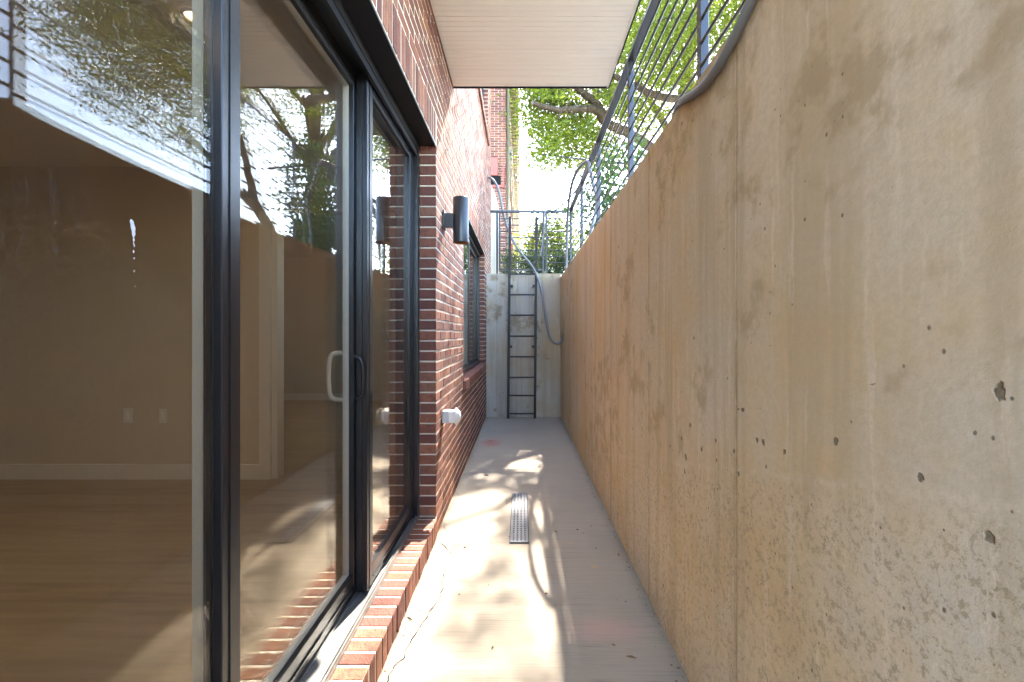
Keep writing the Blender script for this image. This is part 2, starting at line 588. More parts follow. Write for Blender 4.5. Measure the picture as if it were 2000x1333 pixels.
M['cream'] = mat_paint('cream_painted_boards', (.66, .60, .46), .6, .3, .2)
M['cornice'] = mat_paint('weathered_cream_cornice', (.36, .32, .235), .7, .3, .35, dustcol=(.28, .25, .20))
M['redpaint'] = mat_paint('faded_red_paint', (.42, .12, .09), .6, .3, .15)
M['boxgrey'] = mat_paint('light_grey_enamel', (.50, .53, .54), .45, .4, .15)
M['dark'] = mat_paint('dark_void', (.012, .012, .013), .9, .1, .1)
M['grate'] = mat_paint('grey_plastic_grate', (.20, .20, .21), .55, .4, .45, dustcol=(.16, .14, .12))
M['litter'] = mat_paint('dry_brown_leaf', (.16, .085, .04), .8, .2, .4)
M['copper'] = mat_paint('copper_lined_shade', (.55, .30, .12), .4, .5, .1, metal=.6)
M['grime'] = mat_paint('white_dried_splash', (.72, .70, .66), .8, .2, .1)

# ------------------------------------------------------------------ setting
XL, XR = -.553, .642            # faces of the brick wall and of the long concrete wall
YE = 6.86                       # face of the end wall
HR, HE = 2.255, 2.30            # tops of the concrete walls
HSOF = 3.35
YB0 = -.62             # house cut short just behind the viewer to let skylight in
GRADE = 2.19

g = MB()
def quad(mb, x0, x1, y0, y1, z):
    mb.add([(x0, y0, z), (x1, y0, z), (x1, y1, z), (x0, y1, z)], [(0, 1, 2, 3)])
quad(g, .93, 400, -400, 400, GRADE)
quad(g, XL - .02, .93, YE + .26, 400, GRADE)
quad(g, -400, XL - .02, 8.05, 400, GRADE)
quad(g, -400, .93, -400, -14.2, GRADE)
quad(g, -400, -9.2, -14.2, 8.05, GRADE)
o = g.build('ground', M['ground']); tag(o, kind='structure')

fl = MB()
quad(fl, XL - .2, XR + .1, -.7, YE + .05, 0.0)
quad(fl, -9.2, XR + .1, -14.2, -.7, 0.0)  # unseen sunken yard, added so more daylight reaches the walls
walk = fl.build('walkway', M['floor']); tag(walk, kind='structure')

# hairline cracks in the slab, with their own edges
def crack(pts, w):
    c = MB()
    P = []
    for i in range(len(pts) - 1):
        a, b = Vector(pts[i]), Vector(pts[i + 1])
        n = max(2, int((b - a).length / .018))
        for k in range(n):
            P.append(a + (b - a) * (k / n) + Vector((random.uniform(-.006, .006), random.uniform(-.006, .006), 0)))
    P.append(Vector(pts[-1]))
    vs, fs = [], []
    for i, p in enumerate(P):
        q = P[min(i + 1, len(P) - 1)] - P[max(i - 1, 0)]
        nn = Vector((-q.y, q.x, 0)).normalized() * w * random.uniform(.3, 1.1)
        vs += [p + nn, p - nn]
        if i: fs.append((2 * i - 2, 2 * i - 1, 2 * i + 1, 2 * i))
    c.add([(v[0], v[1], .003) for v in vs], fs)
    return c.build('crack', M['dark'], walk)
def fl_pt(px, py):
    d = FPX * EYE / (py - 653)
    return ((px - 1017) / FPX * d, d, 0)
crack([fl_pt(*p) for p in ((862, 1062), (872, 1070), (886, 1087), (876, 1098), (868, 1120), (861, 1143), (866, 1152), (856, 1172), (838, 1198), (820, 1230), (806, 1250), (797, 1262), (788, 1285), (771, 1303), (755, 1333), (740, 1360))], .0028)
crack([fl_pt(*p) for p in ((862, 1215), (858, 1240), (850, 1250))], .0007)

# ---- long concrete wall, cast in form panels
rw = thing('concrete_retaining_wall', 'long tan stained concrete wall with vertical form seams, running the full walkway', 'wall', (XR, 0, 0))
seams = [-14.2, -9.5, -4.3, -3.2, -2.3, -1.42, -.52, .38, 1.28, 2.15, 3.06, 3.92, 4.85, 5.78, YE + .25]
for i in range(len(seams) - 1):
    p = MB()
    off = random.uniform(0, .0025)
    p.box(XR + off, .93, seams[i] + .0025, seams[i + 1] - .0025, -.15, HR, ch=.0015)
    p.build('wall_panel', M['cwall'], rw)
p = MB(); p.box(XR + .012,   .925, -14.1, YE + .2, -.14, HR - .012)
p.build('joint_filler', M['dark'], rw)

ew = thing('concrete_end_wall', 'grey concrete wall closing the far end of the walkway behind the ladder', 'wall', (0, YE, 0))
es = [XL - .0, -.385, -.06, .35, XR - .003]
for i in range(len(es) - 1):
    p = MB(); p.box(es[i] + .001, es[i + 1] - .001, YE + random.uniform(0, .003), YE + .25, -.15, HE, ch=.0016)
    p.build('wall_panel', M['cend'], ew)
p = MB(); p.box(-9.4, XR - .01, -14.4, -14.2, -.15, HE); p.box(-9.4, -9.2, -14.199, YB0 - .2, -.15, HE)
p.box(-9.199, -6.41, YB0 - .4, YB0 - .2, -.15, HE)
o = p.build('added_yard_wall', M['cend']); tag(o, 'grey concrete wall around the unseen yard added behind the viewer to let in daylight', 'wall')

# ------------------------------------------------------------------ the brick house
house = thing('brick_house', 'red brick house with black framed sliding glass door and tall side window', 'house', (XL, 2, 0))
CO = .0677
DOOR = (-.15, 2.80, 2 * CO, 38 * CO)
WIN = (4.15, 6.55, 13 * CO, 38 * CO)
UWIN = (5.30, 7.25, 68 * CO, 92 * CO)
YEND = 7.95
HTOP = 6.75

def slab_with_holes(name, x_out, x_in, y0, y1, z0, z1, holes, mat, parent):
    ys = sorted({y0, y1, *[h[0] for h in holes], *[h[1] for h in holes]})
    zs = sorted({z0, z1, *[h[2] for h in holes], *[h[3] for h in holes]})
    ys = [v for v in ys if y0 <= v <= y1]; zs = [v for v in zs if z0 <= v <= z1]
    def solid(i, j):
        if i < 0 or j < 0 or i >= len(ys) - 1 or j >= len(zs) - 1: return False
        cy_, cz = (ys[i] + ys[i + 1]) / 2, (zs[j] + zs[j + 1]) / 2
        return not any(h[0] < cy_ < h[1] and h[2] < cz < h[3] for h in holes)
    mb = MB()
    for i in range(len(ys) - 1):
        for j in range(len(zs) - 1):
            if not solid(i, j): continue
            a, b, c, d = ys[i], ys[i + 1], zs[j], zs[j + 1]
            mb.add([(x_out, a, c), (x_out, b, c), (x_out, b, d), (x_out, a, d)], [(0, 1, 2, 3)])
            mb.add([(x_in, a, c), (x_in, b, c), (x_in, b, d), (x_in, a, d)], [(3, 2, 1, 0)])
            if not solid(i - 1, j): mb.add([(x_out, a, c), (x_out, a, d), (x_in, a, d), (x_in, a, c)], [(0, 1, 2, 3)])
            if not solid(i + 1, j): mb.add([(x_out, b, c), (x_in, b, c), (x_in, b, d), (x_out, b, d)], [(0, 1, 2, 3)])
            if not solid(i, j - 1): mb.add([(x_out, a, c), (x_in, a, c), (x_in, b, c), (x_out, b, c)], [(0, 1, 2, 3)])
            if not solid(i, j + 1): mb.add([(x_out, a, d), (x_out, b, d), (x_in, b, d), (x_in, a, d)], [(0, 1, 2, 3)])
    return mb.build(name, mat, parent)

MF = XL - .0028        # mortar face
ZB1 = 6.3
jd = .1085             # depth of the brick leaf
wallm = slab_with_holes('brick_wall', MF, XL - .1092, YB0, YEND, -.05, ZB1,
                        [(DOOR[0] - .007, DOOR[1] + .007, -.06, DOOR[3]), (WIN[0] - .007, WIN[1] + .007, WIN[2] - .10, WIN[3]), (UWIN[0] - .007, UWIN[1] + .007, UWIN[2] - .1, UWIN[3])], M['mortar'], house)
mb = MB(); mb.box(XL, XL - .105, YB0, YEND, ZB1 + .001, HTOP); mb.box(-6.4, XL - .0, YB0 - .10, YB0 - .001, -.05, HTOP)
mb.build('plain_brickwork', M['farbrick'], house)
inner = slab_with_holes('inner_wall', XL - .1105, XL - .25, YB0, YEND, -.05, HTOP,
                        [(DOOR[0] + .002, DOOR[1] - .0, -.06, DOOR[3]), WIN, UWIN], M['roomwall'], house)

bricks = []            # x0,x1,y0,y1,z0,z1
ncourse = int(ZB1 / CO)
BL = .204
for k in range(ncourse):
    z0 = k * CO + .006; z1 = (k + 1) * CO - .006
    zc = (z0 + z1) / 2
    blocks = []
    for h in (DOOR, WIN, UWIN):
        zb = h[2]
        if h is DOOR: zb = -1
        elif h is WIN: zb = h[2] - CO * 1.45
        else: zb = h[2] - CO * 1.45
        if zb < zc < h[3]:
            blocks.append((h[0], h[1]))
        elif h[3] < zc < h[3] + 3 * CO:
            blocks.append((h[0] - .03, h[1] + .03))
    blocks.sort()
    spans = []
    s = YB0
    for b in blocks:
        if b[0] > s: spans.append((s, b[0]))
        s = max(s, b[1])
    spans.append((s, YEND))
    for (a, b) in spans:
        off = (k % 2) * BL / 2
        i0 = math.floor((a - YB0 - off) / BL)
        cuts = [YB0 + off + (i0 + i) * BL for i in range(int((b - a) / BL) + 4)]
        cuts = [a - .006] + [c for c in cuts if a + .055 < c < b - .055] + [b + .006]
        for c0, c1 in zip(cuts, cuts[1:]):
            j = random.uniform(-.0016, .0016)
            bricks.append((XL + j - jd, XL + j, c0 + .006, c1 - .006, z0 + random.uniform(-.0012, .0012), z1 + random.uniform(-.0012, .0012)))
# soldier courses above the openings
for h in (DOOR, WIN):
    y = h[0] - .03
    while y + CO <= h[1] + .032:
        j = random.uniform(-.002, .002)
        bricks.append((XL + j - jd, XL + j, y + .005, y + CO - .005, h[3] + .005 + random.uniform(-.002, .002), h[3] + 3 * CO - .005))
        y += CO
def bpx(b):
    """projected size of a brick in the photograph, 0 when it is out of sight"""
    A = 0
    faces = [[(b[1], b[2], b[4]), (b[1], b[3], b[4]), (b[1], b[3], b[5]), (b[1], b[2], b[5])],
             [(b[0], b[2], b[4]), (b[1], b[2], b[4]), (b[1], b[2], b[5]), (b[0], b[2], b[5])],
             [(b[0], b[2], b[4]), (b[1], b[2], b[4]), (b[1], b[3], b[4]), (b[0], b[3], b[4])]]
    exposed_end = abs(b[2] - DOOR[1]) < .01 or abs(b[2] - WIN[1]) < .01
    for i, f in enumerate(faces):
        if i == 1 and not exposed_end: continue
        if i == 2 and not (abs(b[4] - DOOR[3]) < .012): continue
        P = [proj(v) for v in f]
        if any(p is None for p in P): return 0
        c = (sum(p[0] for p in P) / 4, sum(p[1] for p in P) / 4)
        if not (0 < c[0] < 2000 and 0 < c[1] < 1333): continue
        if c[1] < 168 and b[2] > 3.5: continue
        A += abs(sum(P[k][0] * P[(k + 1) % 4][1] - P[(k + 1) % 4][0] * P[k][1] for k in range(4))) / 2
    if b[2] < 3.5 and b[4] > HSOF: return 0
    return A
bricks.sort(key=bpx, reverse=True)
cache = {}
def brick_obj(b, parent, name='brick'):
    dx, dy, dz = b[1] - b[0], b[3] - b[2], b[5] - b[4]
    key = (round(dx, 3), round(dy / .004), round(dz / .004))
    if key not in cache:
        vs, fs = chamfer_box(dx, dy, dz, .0035)
        me = bpy.data.meshes.new('brick'); me.from_pydata(vs, [], fs); me.materials.append(M['brick_o'])
        cache[key] = me
    o = bpy.data.objects.new(name, cache[key]); COL.objects.link(o); o.parent = parent
    c = Vector(((b[0] + b[1]) / 2, (b[2] + b[3]) / 2, (b[4] + b[5]) / 2))
    # brick_wall sits at minus the house base, so its children are in world coordinates
    o.location = c
    return o
wallm_children = bricks[:300]
for b in wallm_children:
    brick_obj(b, wallm)

def mass_bricks(lst, name, mat, parent, ch=.0035):
    V, F, R = [], [], []
    for b in lst:
        vs, fs = chamfer_box(b[1] - b[0], b[3] - b[2], b[5] - b[4], ch)
        base = len(V)
        cx, cy_, cz = (b[0] + b[1]) / 2, (b[2] + b[3]) / 2, (b[4] + b[5]) / 2
        V += [(p[0] + cx, p[1] + cy_, p[2] + cz) for p in vs]
        F += [tuple(i + base for i in f) for f in fs]
        R += [random.random()] * len(fs)
    me = bpy.data.meshes.new(name); me.from_pydata(V, [], F)
    a = me.attributes.new('brick_random', 'FLOAT', 'FACE'); a.data.foreach_set('value', R)
    me.materials.append(mat)
    o = bpy.data.objects.new(name, me); COL.objects.link(o); o.parent = parent
    o['kind'] = 'stuff'
    return o
mass_bricks(bricks[300:], 'small_bricks', M['brick_a'], wallm)

# ---- brick sill under the door and under the windows
SX = -.662             # outer face of the door frame
sill = MB(); sill.box(SX - .02, XL + .006, DOOR[0], DOOR[1] - .001, -.03, DOOR[2] - .003)
sillm = sill.build('door_sill', M['mortar'], house)
y = DOOR[0]
while y + CO <= DOOR[1] + .03:
    j = random.uniform(-.003, .003)
    brick_obj((SX - .01, XL + .010 + j, y + .005, min(y + CO - .005, DOOR[1] - .002), .012, DOOR[2] + random.uniform(-.0015, .0015)), sillm)
    y += CO
for (w, nm) in ((WIN, 'window_sill'), (UWIN, 'upper_window_sill')):
    s = MB(); s.box(XL - .10, XL + .018, w[0] + .002, w[1] - .002, w[2] - .092, w[2] - .006)
    sm = s.build(nm, M['mortar'], house)
    y = w[0] - .03
    while y + CO <= w[1] + .05:
        j = random.uniform(-.003, .003)
        brick_obj((XL - .095, XL + .028 + j, y + .005, y + CO - .005, w[2] - .098, w[2] + random.uniform(-.002, .002)), sm)
        y += CO
# steel lintels
for h, nm in ((DOOR, 'steel_lintel'), (WIN, 'steel_lintel')):
    p = MB()
    p.box(XL - .004, SX - .02, h[0] - .05 if h is DOOR else h[0], h[1] - .001, h[3] - .012, h[3] - .002)
    p.box(XL - .0005, XL - .006, h[0], h[1] - .001, h[3] - .020, h[3] - .0125)
    p.build(nm, M['black'], house)

# ---- sliding door
door = MB()
XO, XI = SX, -.805     # frame depth
y0, y1, z0, z1 = DOOR
door.box(XO, XI, y1 - .048, y1 - .002, z0, z1 - .013)                 # far jamb
door.box(XO, XI, y0 + .002, y0 + .048, z0, z1 - .013)                 # near jamb
door.box(XO, XI, y0 + .049, y1 - .049, z1 - .060, z1 - .013)          # head
door.box(XO - .004, XO - .020, y0 + .049, y1 - .049, z1 - .095, z1 - .061)   # head lip
door.box(-.742, -.747, y0 + .049, y1 - .049, z1 - .085, z1 - .061)    # head divider
doorm = door.build('sliding_door', M['bronze'], house)
doorm['label'] = 'black framed three panel sliding glass door'
tr = MB()
tr.box(XO + .002, XI, y0 + .003, y1 - .003, z0 + .001, z0 + .012)
for xx in (XO + .001, -.672, -.7425, -.800):
    tr.box(xx - .004, xx, y0 + .049, y1 - .049, z0 + .0125, z0 + (.030 if xx > -.70 else .024))
tr.build('track', M['alum'], doorm)
PZ0, PZ1 = z0 + .030, z1 - .066
panels = [(-.100, 1.058, -.692, .067), (1.036, 1.985, -.748, .070), (1.930, 2.748, -.692, .072)]
for (a, b, xo, sw) in panels:
    xm, xi = xo - .022, xo - (.041 if b < 1.1 else .050)
    for (u, v) in ((a, a + sw), (b - sw, b)):
        s = MB(); s.box(xo, xm, u, v, PZ0, PZ1, ch=.002)
        s.box(xo + .003, xo + .0005, u + sw * .38, u + sw * .44, PZ0, PZ1)
        s.build('stile', M['bronze'], doorm)
        s = MB(); s.box(xm - .0005, xi, u + .001, v - .001, PZ0, PZ1, ch=.002); s.build('interior_stile', M['white'] if xo < -.72 else M['bronze'], doorm)
    for (u, v) in ((PZ0, PZ0 + .088), (PZ1 - .066, PZ1)):
        s = MB(); s.box(xo - .002, xm, a + sw + .0005, b - sw - .0005, u, v, ch=.002)
        s.box(xo + .0035, xo - .0015, a + sw + .001, b - sw - .001, (u + v) / 2 - .012, (u + v) / 2 - .006)
        s.build('rail', M['bronze'], doorm)
        s = MB(); s.box(xm - .0005, xi + .002, a + sw + .001, b - sw - .001, u, v, ch=.002); s.build('interior_rail', M['white'] if xo < -.72 else M['bronze'], doorm)
    for (gx, sl) in ((xo - .015, .0006), (xo - .034, -.0008)):      # two panes of the sealed unit, never quite parallel
        s = MB()
        ya, yb, za, zb = a + sw - .006, b - sw + .006, PZ0 + .082, PZ1 - .060
        t = .004
        vs = []
        for (yy, zz) in ((ya, za), (yb, za), (yb, zb), (ya, zb)):
            xx = gx + sl * (1 if yy == yb else -1) + sl * .6 * (1 if zz == zb else -1)
            vs.append((xx, yy, zz))
        vs += [(v[0] - t, v[1], v[2]) for v in vs]
        s.add(vs, [(0, 1, 2, 3), (7, 6, 5, 4), (0, 4, 5, 1), (1, 5, 6, 2), (2, 6, 7, 3), (3, 7, 4, 0)])
        s.build('glass_pane', M['glass'] if sl > 0 else M['glass_in'], doorm)
# door handles on the middle panel
hy = 1.916
s = MB()
s.tube(catmull([(-.748, hy, 1.232), (-.722, hy - .002, 1.222), (-.708, hy - .004, 1.19), (-.705, hy - .004, 1.13), (-.708, hy - .004, 1.075), (-.722, hy - .002, 1.05), (-.748, hy, 1.043)], 6), [.0075] * 37, n=8)
s.box(-.7475, -.744, hy - .008, hy + .012, 1.02, 1.255)
s.build('handle', M['bronze'], doorm)
s = MB()
s.tube(catmull([(-.797, hy, 1.245), (-.835, hy - .004, 1.242), (-.852, hy - .006, 1.215), (-.857, hy - .006, 1.14), (-.852, hy - .006, 1.065), (-.835, hy - .004, 1.040), (-.797, hy, 1.036)], 6), [.010] * 37, n=8)
s.build('interior_handle', M['white'], doorm)
# dried white splash on the near glass
def glass_pt(px, py, gx=-.7055):
    d = FPX * gx / (px - 1017)
    return (gx, d, EYE + (653 - py) / FPX * d)
s = MB()
for (px, py, r) in ((258, 437, 7), (260, 446, 8), (261, 456, 6), (261, 468, 3.5), (262, 480, 2.5), (261, 492, 2.6), (262, 505, 1.8), (262, 530, 1.4), (264, 560, 1.1), (261, 476, 2)):
    c = glass_pt(px, py)
    rr = r / FPX * c[1]
    n = 9
    ring = [(c[0], c[1] + rr * .75 * random.uniform(.6, 1.1) * math.cos(2 * math.pi * k / n), c[2] + rr * 1.3 * random.uniform(.7, 1.15) * math.sin(2 * math.pi * k / n)) for k in range(n)]
    s.add(ring + [(c[0] + .0006, c[1], c[2])], [(k, (k + 1) % n, n) for k in range(n)])
s.build('dried_splash', M['grime'], doorm)

# ---- side window
wf = MB()
a, b, za, zb = WIN
XW = -.630
za2, zb2 = za + .003, zb - .013
wf.box(XW, XW - .075, a + .002, a + .042, za2, zb2); wf.box(XW, XW - .075, b - .042, b - .002, za2, zb2)
wf.box(XW, XW - .075, a + .043, b - .043, za2, za2 + .045); wf.box(XW, XW - .075, a + .043, b - .043, zb2 - .045, zb2)
winm = wf.build('window', M['bronze'], house)
winm['label'] = 'tall black framed sliding window in the brick wall'
ym = (a + b) / 2
for (u, v, xo) in ((a + .043, ym + .025, XW - .012), (ym - .025, b - .043, XW - .040)):
    for (p, q) in ((u, u + .045), (v - .045, v)):
        s = MB(); s.box(xo, xo - .025, p, q, za2 + .046, zb2 - .046, ch=.002); s.build('sash_stile', M['bronze'], winm)
    for (p, q) in ((za2 + .046, za2 + .095), (zb2 - .09, zb2 - .046)):
        s = MB(); s.box(xo - .001, xo - .024, u + .0455, v - .0455, p, q, ch=.002); s.build('sash_rail', M['bronze'], winm)
    s = MB(); s.box(xo - .010, xo - .014, u + .04, v - .04, za2 + .09, zb2 - .085); s.build('glass_pane', M['winglass'], winm)
# upper window
a, b, za, zb = UWIN
wf = MB()
wf.box(XW, XW - .07, a, a + .05, za, zb); wf.box(XW, XW - .07, b - .05, b, za, zb)
wf.box(XW, XW - .07, a + .051, b - .051, za, za + .05); wf.box(XW, XW - .07, a + .051, b - .051, zb - .05, zb)
uw = wf.build('upper_window', M['bronze'], house)
s = MB(); s.box(XW - .03, XW - .034, a + .045, b - .045, za + .045, zb - .045); s.build('glass_pane', M['winglass'], uw)

# ---- room behind the glass
RX0, RX1, RZ0, RZ1 = -6.2, XL - .252, .125, 2.72
s = MB(); s.box(RX0, RX1 + .0, YB0, 7.8, RZ0 - .05, RZ0); s.build('room_floor', M['wood'], house)
s = MB(); s.box(RX0, RX1, YB0, 7.8, RZ1, RZ1 + .08); s.build('room_ceiling', M['trimwhite'], house)
s = MB(); s.box(RX0, RX0 - .1, YB0, 7.8, RZ0, RZ1)
s.box(RX0, RX1, 7.8, 7.9, RZ0, RZ1); s.build('room_wall', M['roomwall'], house)
AX = -2.08
s = MB(); s.box(RX0, AX, 3.56, 3.68, RZ0, RZ1); s.box(AX, RX1 - .02, 3.56, 3.68, 2.35, RZ1)
s.build('partition_wall', M['roomwall'], house)
s = MB(); s.box(RX0, AX - .08, 3.546, 3.56, RZ0, RZ0 + .125); s.build('baseboard', M['trimwhite'], house)
s = MB(); s.box(AX - .085, AX + .005, 3.54, 3.70, RZ0, 2.35); s.box(AX + .006, AX + .05, 3.57, 3.67, RZ0, 2.34)
s.build('door_casing', M['trimwhite'], house)
s = MB(); s.box(-6.1, RX1, 7.786, 7.80, RZ0, RZ0 + .125); s.build('baseboard', M['trimwhite'], house)
# interior partition nearer the window: closes the room off
for (px, py, w, hgt) in ((250, 812, 20, 28), (318, 813, 16, 28)):
    c = at(px, py, 3.55)
    k = 3.55 / FPX
    s = MB(); s.box(c.x - w * k / 2, c.x + w * k / 2, 3.553, 3.559, c.z - hgt * k / 2, c.z + hgt * k / 2, ch=.001)
    so = s.build('socket_plate', M['trimwhite'], house)
    s = MB(); s.box(c.x - w * k * .18, c.x + w * k * .18, 3.550, 3.5527, c.z - hgt * k * .28, c.z + hgt * k * .28)
    s.build('socket', M['white'], so).location = (0, 0, 0)
s = MB(); s.lathe([(.055, -.002), (.055, -.012), (.044, -.012), (.040, -.004)], (-1.42, 1.87, RZ1)); dl = s.build('ceiling_downlight', M['trimwhite'], house)
s = MB(); s.lathe([(.001, -.005), (.039, -.005)], (-1.42, 1.87, RZ1)); b_ = s.build('bulb', mat_emit('warm_bulb', (1, .72, .38), .35), dl); b_.location = (0, 0, 0)
# first spot is the lit downlight, the rest are added to brighten the room
for (lx_, ly_) in ((-1.42, 1.87), (-3.4, 1.87), (-1.42, .1), (-3.4, .1), (-2.4, 5.6)):
    pl = bpy.data.lights.new('downlight_and_fill_lamp', 'SPOT'); pl.energy = 1.2; pl.color = (1.0, .86, .64); pl.shadow_soft_size = .05; pl.spot_size = math.radians(140); pl.spot_blend = .8
    po = bpy.data.objects.new('downlight_and_fill_lamp', pl); COL.objects.link(po); po.location = (lx_, ly_, RZ1 - .02)

# ------------------------------------------------------------------ balcony
bal = thing('balcony', 'overhead balcony with cream slatted soffit and thin dark edge', 'balcony', (XL, 1, HSOF))
BX1, BY0, BY1 = .716, .3, 3.5
pitch = .0455
me = None
y = BY1 - .006
while y - pitch > BY0:
    if me is None:
        s = MB()
        L = BX1 - .012 - (XL + .003)
        # board with a bead and a tongue groove
        s.box(0, L, -.0425, 0, 0, .010, ch=.0022)
        s.box(0, L, -.050, -.0425, .004, .010)
        me = s.mesh('soffit_board'); me.materials.append(M['soffit'])
    o = bpy.data.objects.new('soffit_board', me); COL.objects.link(o); o.parent = bal
    o.location = (XL + .003 - XL, y - 1, random.uniform(-.0004, .0004))
    y -= pitch
s = MB(); s.box(XL + .001, BX1 - .001, BY0 + .002, BY1 - .002, HSOF + .0115, HSOF + .17); s.build('deck', M['cream'], bal)
s = MB()
s.box(BX1 - .012, BX1, BY0, BY1, HSOF - .004, HSOF + .011); s.build('edge_trim', M['soffit'], bal)
s = MB()
s.box(BX1 + .0005, BX1 + .010, BY0, BY1 + .0095, HSOF - .007, HSOF + .20); s.box(XL + .002, BX1, BY1 + .0005, BY1 + .010, HSOF - .007, HSOF + .20)
s.build('fascia', M['black'], bal)
s = MB()
for yy in (3.05, 1.7, 0.4):
    s.box(BX1 + .0105, BX1 + .022, yy, yy + .05, HSOF + .02, HSOF + 1.15)
s.box(BX1 + .0, BX1 + .045, BY0, BY1, HSOF + 1.151, HSOF + 1.19)
s.build('balcony_rail', M['rail'], bal)

# ------------------------------------------------------------------ railings
XP, HT = .800, 3.305
gr = thing('guard_railing', 'dark steel railing with many horizontal bars on top of the long tan wall', 'railing', (XP, 3, HR))
for yy in (6.84, 5.62, 4.40, 3.11, 1.88, .65, -.6, -1.85, -3.1):
    s = MB(); s.box(XP - .019, XP + .019, yy - .019, yy + .019, HR + .001, HT - .0005, ch=.002)
    s.box(XP - .045, XP + .045, yy - .045, yy + .045, HR + .0005, HR + .009)
    s.build('post', M['rail'], gr)
s = MB(); s.box(XP - .025, XP + .025, -3.2, 6.87, HT, HT + .032, ch=.003); s.build('top_rail', M['rail'], gr)
for k in range(9):
    zz = HT - .102 * (k + 1) + .01
    s = MB(); s.tube([(XP - .012, -3.1, zz), (XP - .012, 6.83, zz)], .0078, n=6); s.build('bar', M['rail'], gr)

er = thing('end_railing', 'dark steel railing and gate of horizontal bars on the far concrete wall', 'railing', (.1, YE + .06, HE))
YR = YE + .07
for px in (971, 1061, 1067, 1115):
    xx = (px - 1017) / FPX * YR
    s = MB(); s.box(xx - .016, xx + .016, YR - .016, YR + .016, HE + .001, HT - .012, ch=.002); s.build('post', M['rail'], er)
s = MB(); s.box((958 - 1017) / FPX * YR, XP - .03, YR - .02, YR + .02, HT - .011, HT + .027, ch=.003); s.build('top_rail', M['rail'], er)
xa, xb, xc, xd = [(p - 1017) / FPX * YR for p in (976, 1059, 1069, 1113)]
for k in range(8):
    zz = HT - .102 * (k + 1) - .005
    s = MB(); s.tube([(xa, YR, zz), (xb, YR, zz)], .0085, n=6); s.build('bar', M['rail'], er)
    s = MB(); s.tube([(xc, YR, zz), (xd, YR, zz)], .0085, n=6); s.build('bar', M['rail'], er)
s = MB(); s.box(xa - .012, xb + .0, YR - .014, YR + .014, HE + .055, HE + .085); s.box(xa - .014, xa + .012, YR - .013, YR + .013, HE + .086, HT - .02)
s.build('gate_frame', M['rail'], er)
s = MB(); s.tube([at(1048, 485, YR - .02), at(1061, 430, YR - .02)], .007, n=6); s.build('brace', M['rail'], er)

# ------------------------------------------------------------------ ladder
ld = thing('steel_ladder', 'black steel ladder fixed upright to the far concrete wall', 'ladder', (.01, YE - .12, 0))
YL = YE - .125
lx0t, lx1t = (996 - 1017) / FPX * YL, (1048 - 1017) / FPX * YL
lx0b, lx1b = (992.5 - 1017) / FPX * YL, (1044.5 - 1017) / FPX * YL
ztop = at(1000, 424, YL).z
zbot = .004
def lerp(a, b, t): return a + (b - a) * t
for (xb_, xt) in ((lx0b, lx0t), (lx1b, lx1t)):
    s = MB()
    w, dpt = .020, .012
    vs = [(x + sx * w, YL + sy * dpt, z) for (x, z) in ((xb_, zbot), (xt, ztop)) for sx, sy in ((-1, -1), (1, -1), (1, 1), (-1, 1))]
    s.add(vs, [(0, 1, 5, 4), (1, 2, 6, 5), (2, 3, 7, 6), (3, 0, 4, 7), (3, 2, 1, 0), (4, 5, 6, 7)])
    s.build('stile', M['black'], ld)
for py in (535.5, 576, 616, 657, 697, 737.5, 773, 808.5):
    z = at(1000, py, YL).z
    t = (z - zbot) / (ztop - zbot)
    s = MB(); s.tube([(lerp(lx0b, lx0t, t) + .012, YL, z), (lerp(lx1b, lx1t, t) - .012, YL, z)], .0125, n=8); s.build('rung', M['black'], ld)
for py in (559, 677.5):
    z = at(1000, py, YL).z
    t = (z - zbot) / (ztop - zbot)
    for (xx, sg) in ((lerp(lx0b, lx0t, t), 1), (lerp(lx1b, lx1t, t), -1)):
        s = MB(); s.box(xx + sg * .018, xx + sg * .055, YL - .004, YL + .004, z - .02, z + .02); s.box(xx + sg * .030, xx + sg * .050, YL + .0045, YE - .001, z - .015, z + .015)
        s.build('wall_bracket', M['black'], ld)

# ------------------------------------------------------------------ drain grate
dg = thing('drain_grate', 'long narrow perforated drain grate set in the concrete floor', 'drain', (-.008, 3.14, 0))
gx0, gx1, gy0, gy1 = -.068, .050, 2.72, 3.56
s = MB(); s.box(gx0 - .004, gx1 + .004, gy0 - .004, gy1 + .004, .0015, .0035); s.build('channel', M['dark'], dg)
s = MB()
for (a, b, c, d) in ((gx0, gx0 + .008, gy0, gy1), (gx1 - .008, gx1, gy0, gy1), (gx0 + .0085, gx1 - .0085, gy0, gy0 + .012), (gx0 + .0085, gx1 - .0085, gy1 - .012, gy1)):
    s.box(a, b, c, d, .004, .0105)
s.build('frame', M['grate'], dg)
# plate with rows of slots: webs across and along
s = MB()
nrow, ncol = 30, 4
ya, yb, xa_, xb_ = gy0 + .0125, gy1 - .0125, gx0 + .009, gx1 - .009
ph = (yb - ya) / nrow
pw = (xb_ - xa_) / ncol
for r in range(nrow + 1):
    y = ya + r * ph
    s.box(xa_, xb_, y - ph * .24, y + ph * .24, .0080, .0095)
for c in range(ncol + 1):
    x = xa_ + c * pw
    wv = pw * .27
    s.box(max(xa_, x - wv), min(xb_, x + wv), ya, yb, .0081, .0094)
s.build('slotted_plate', M['grate'], dg)

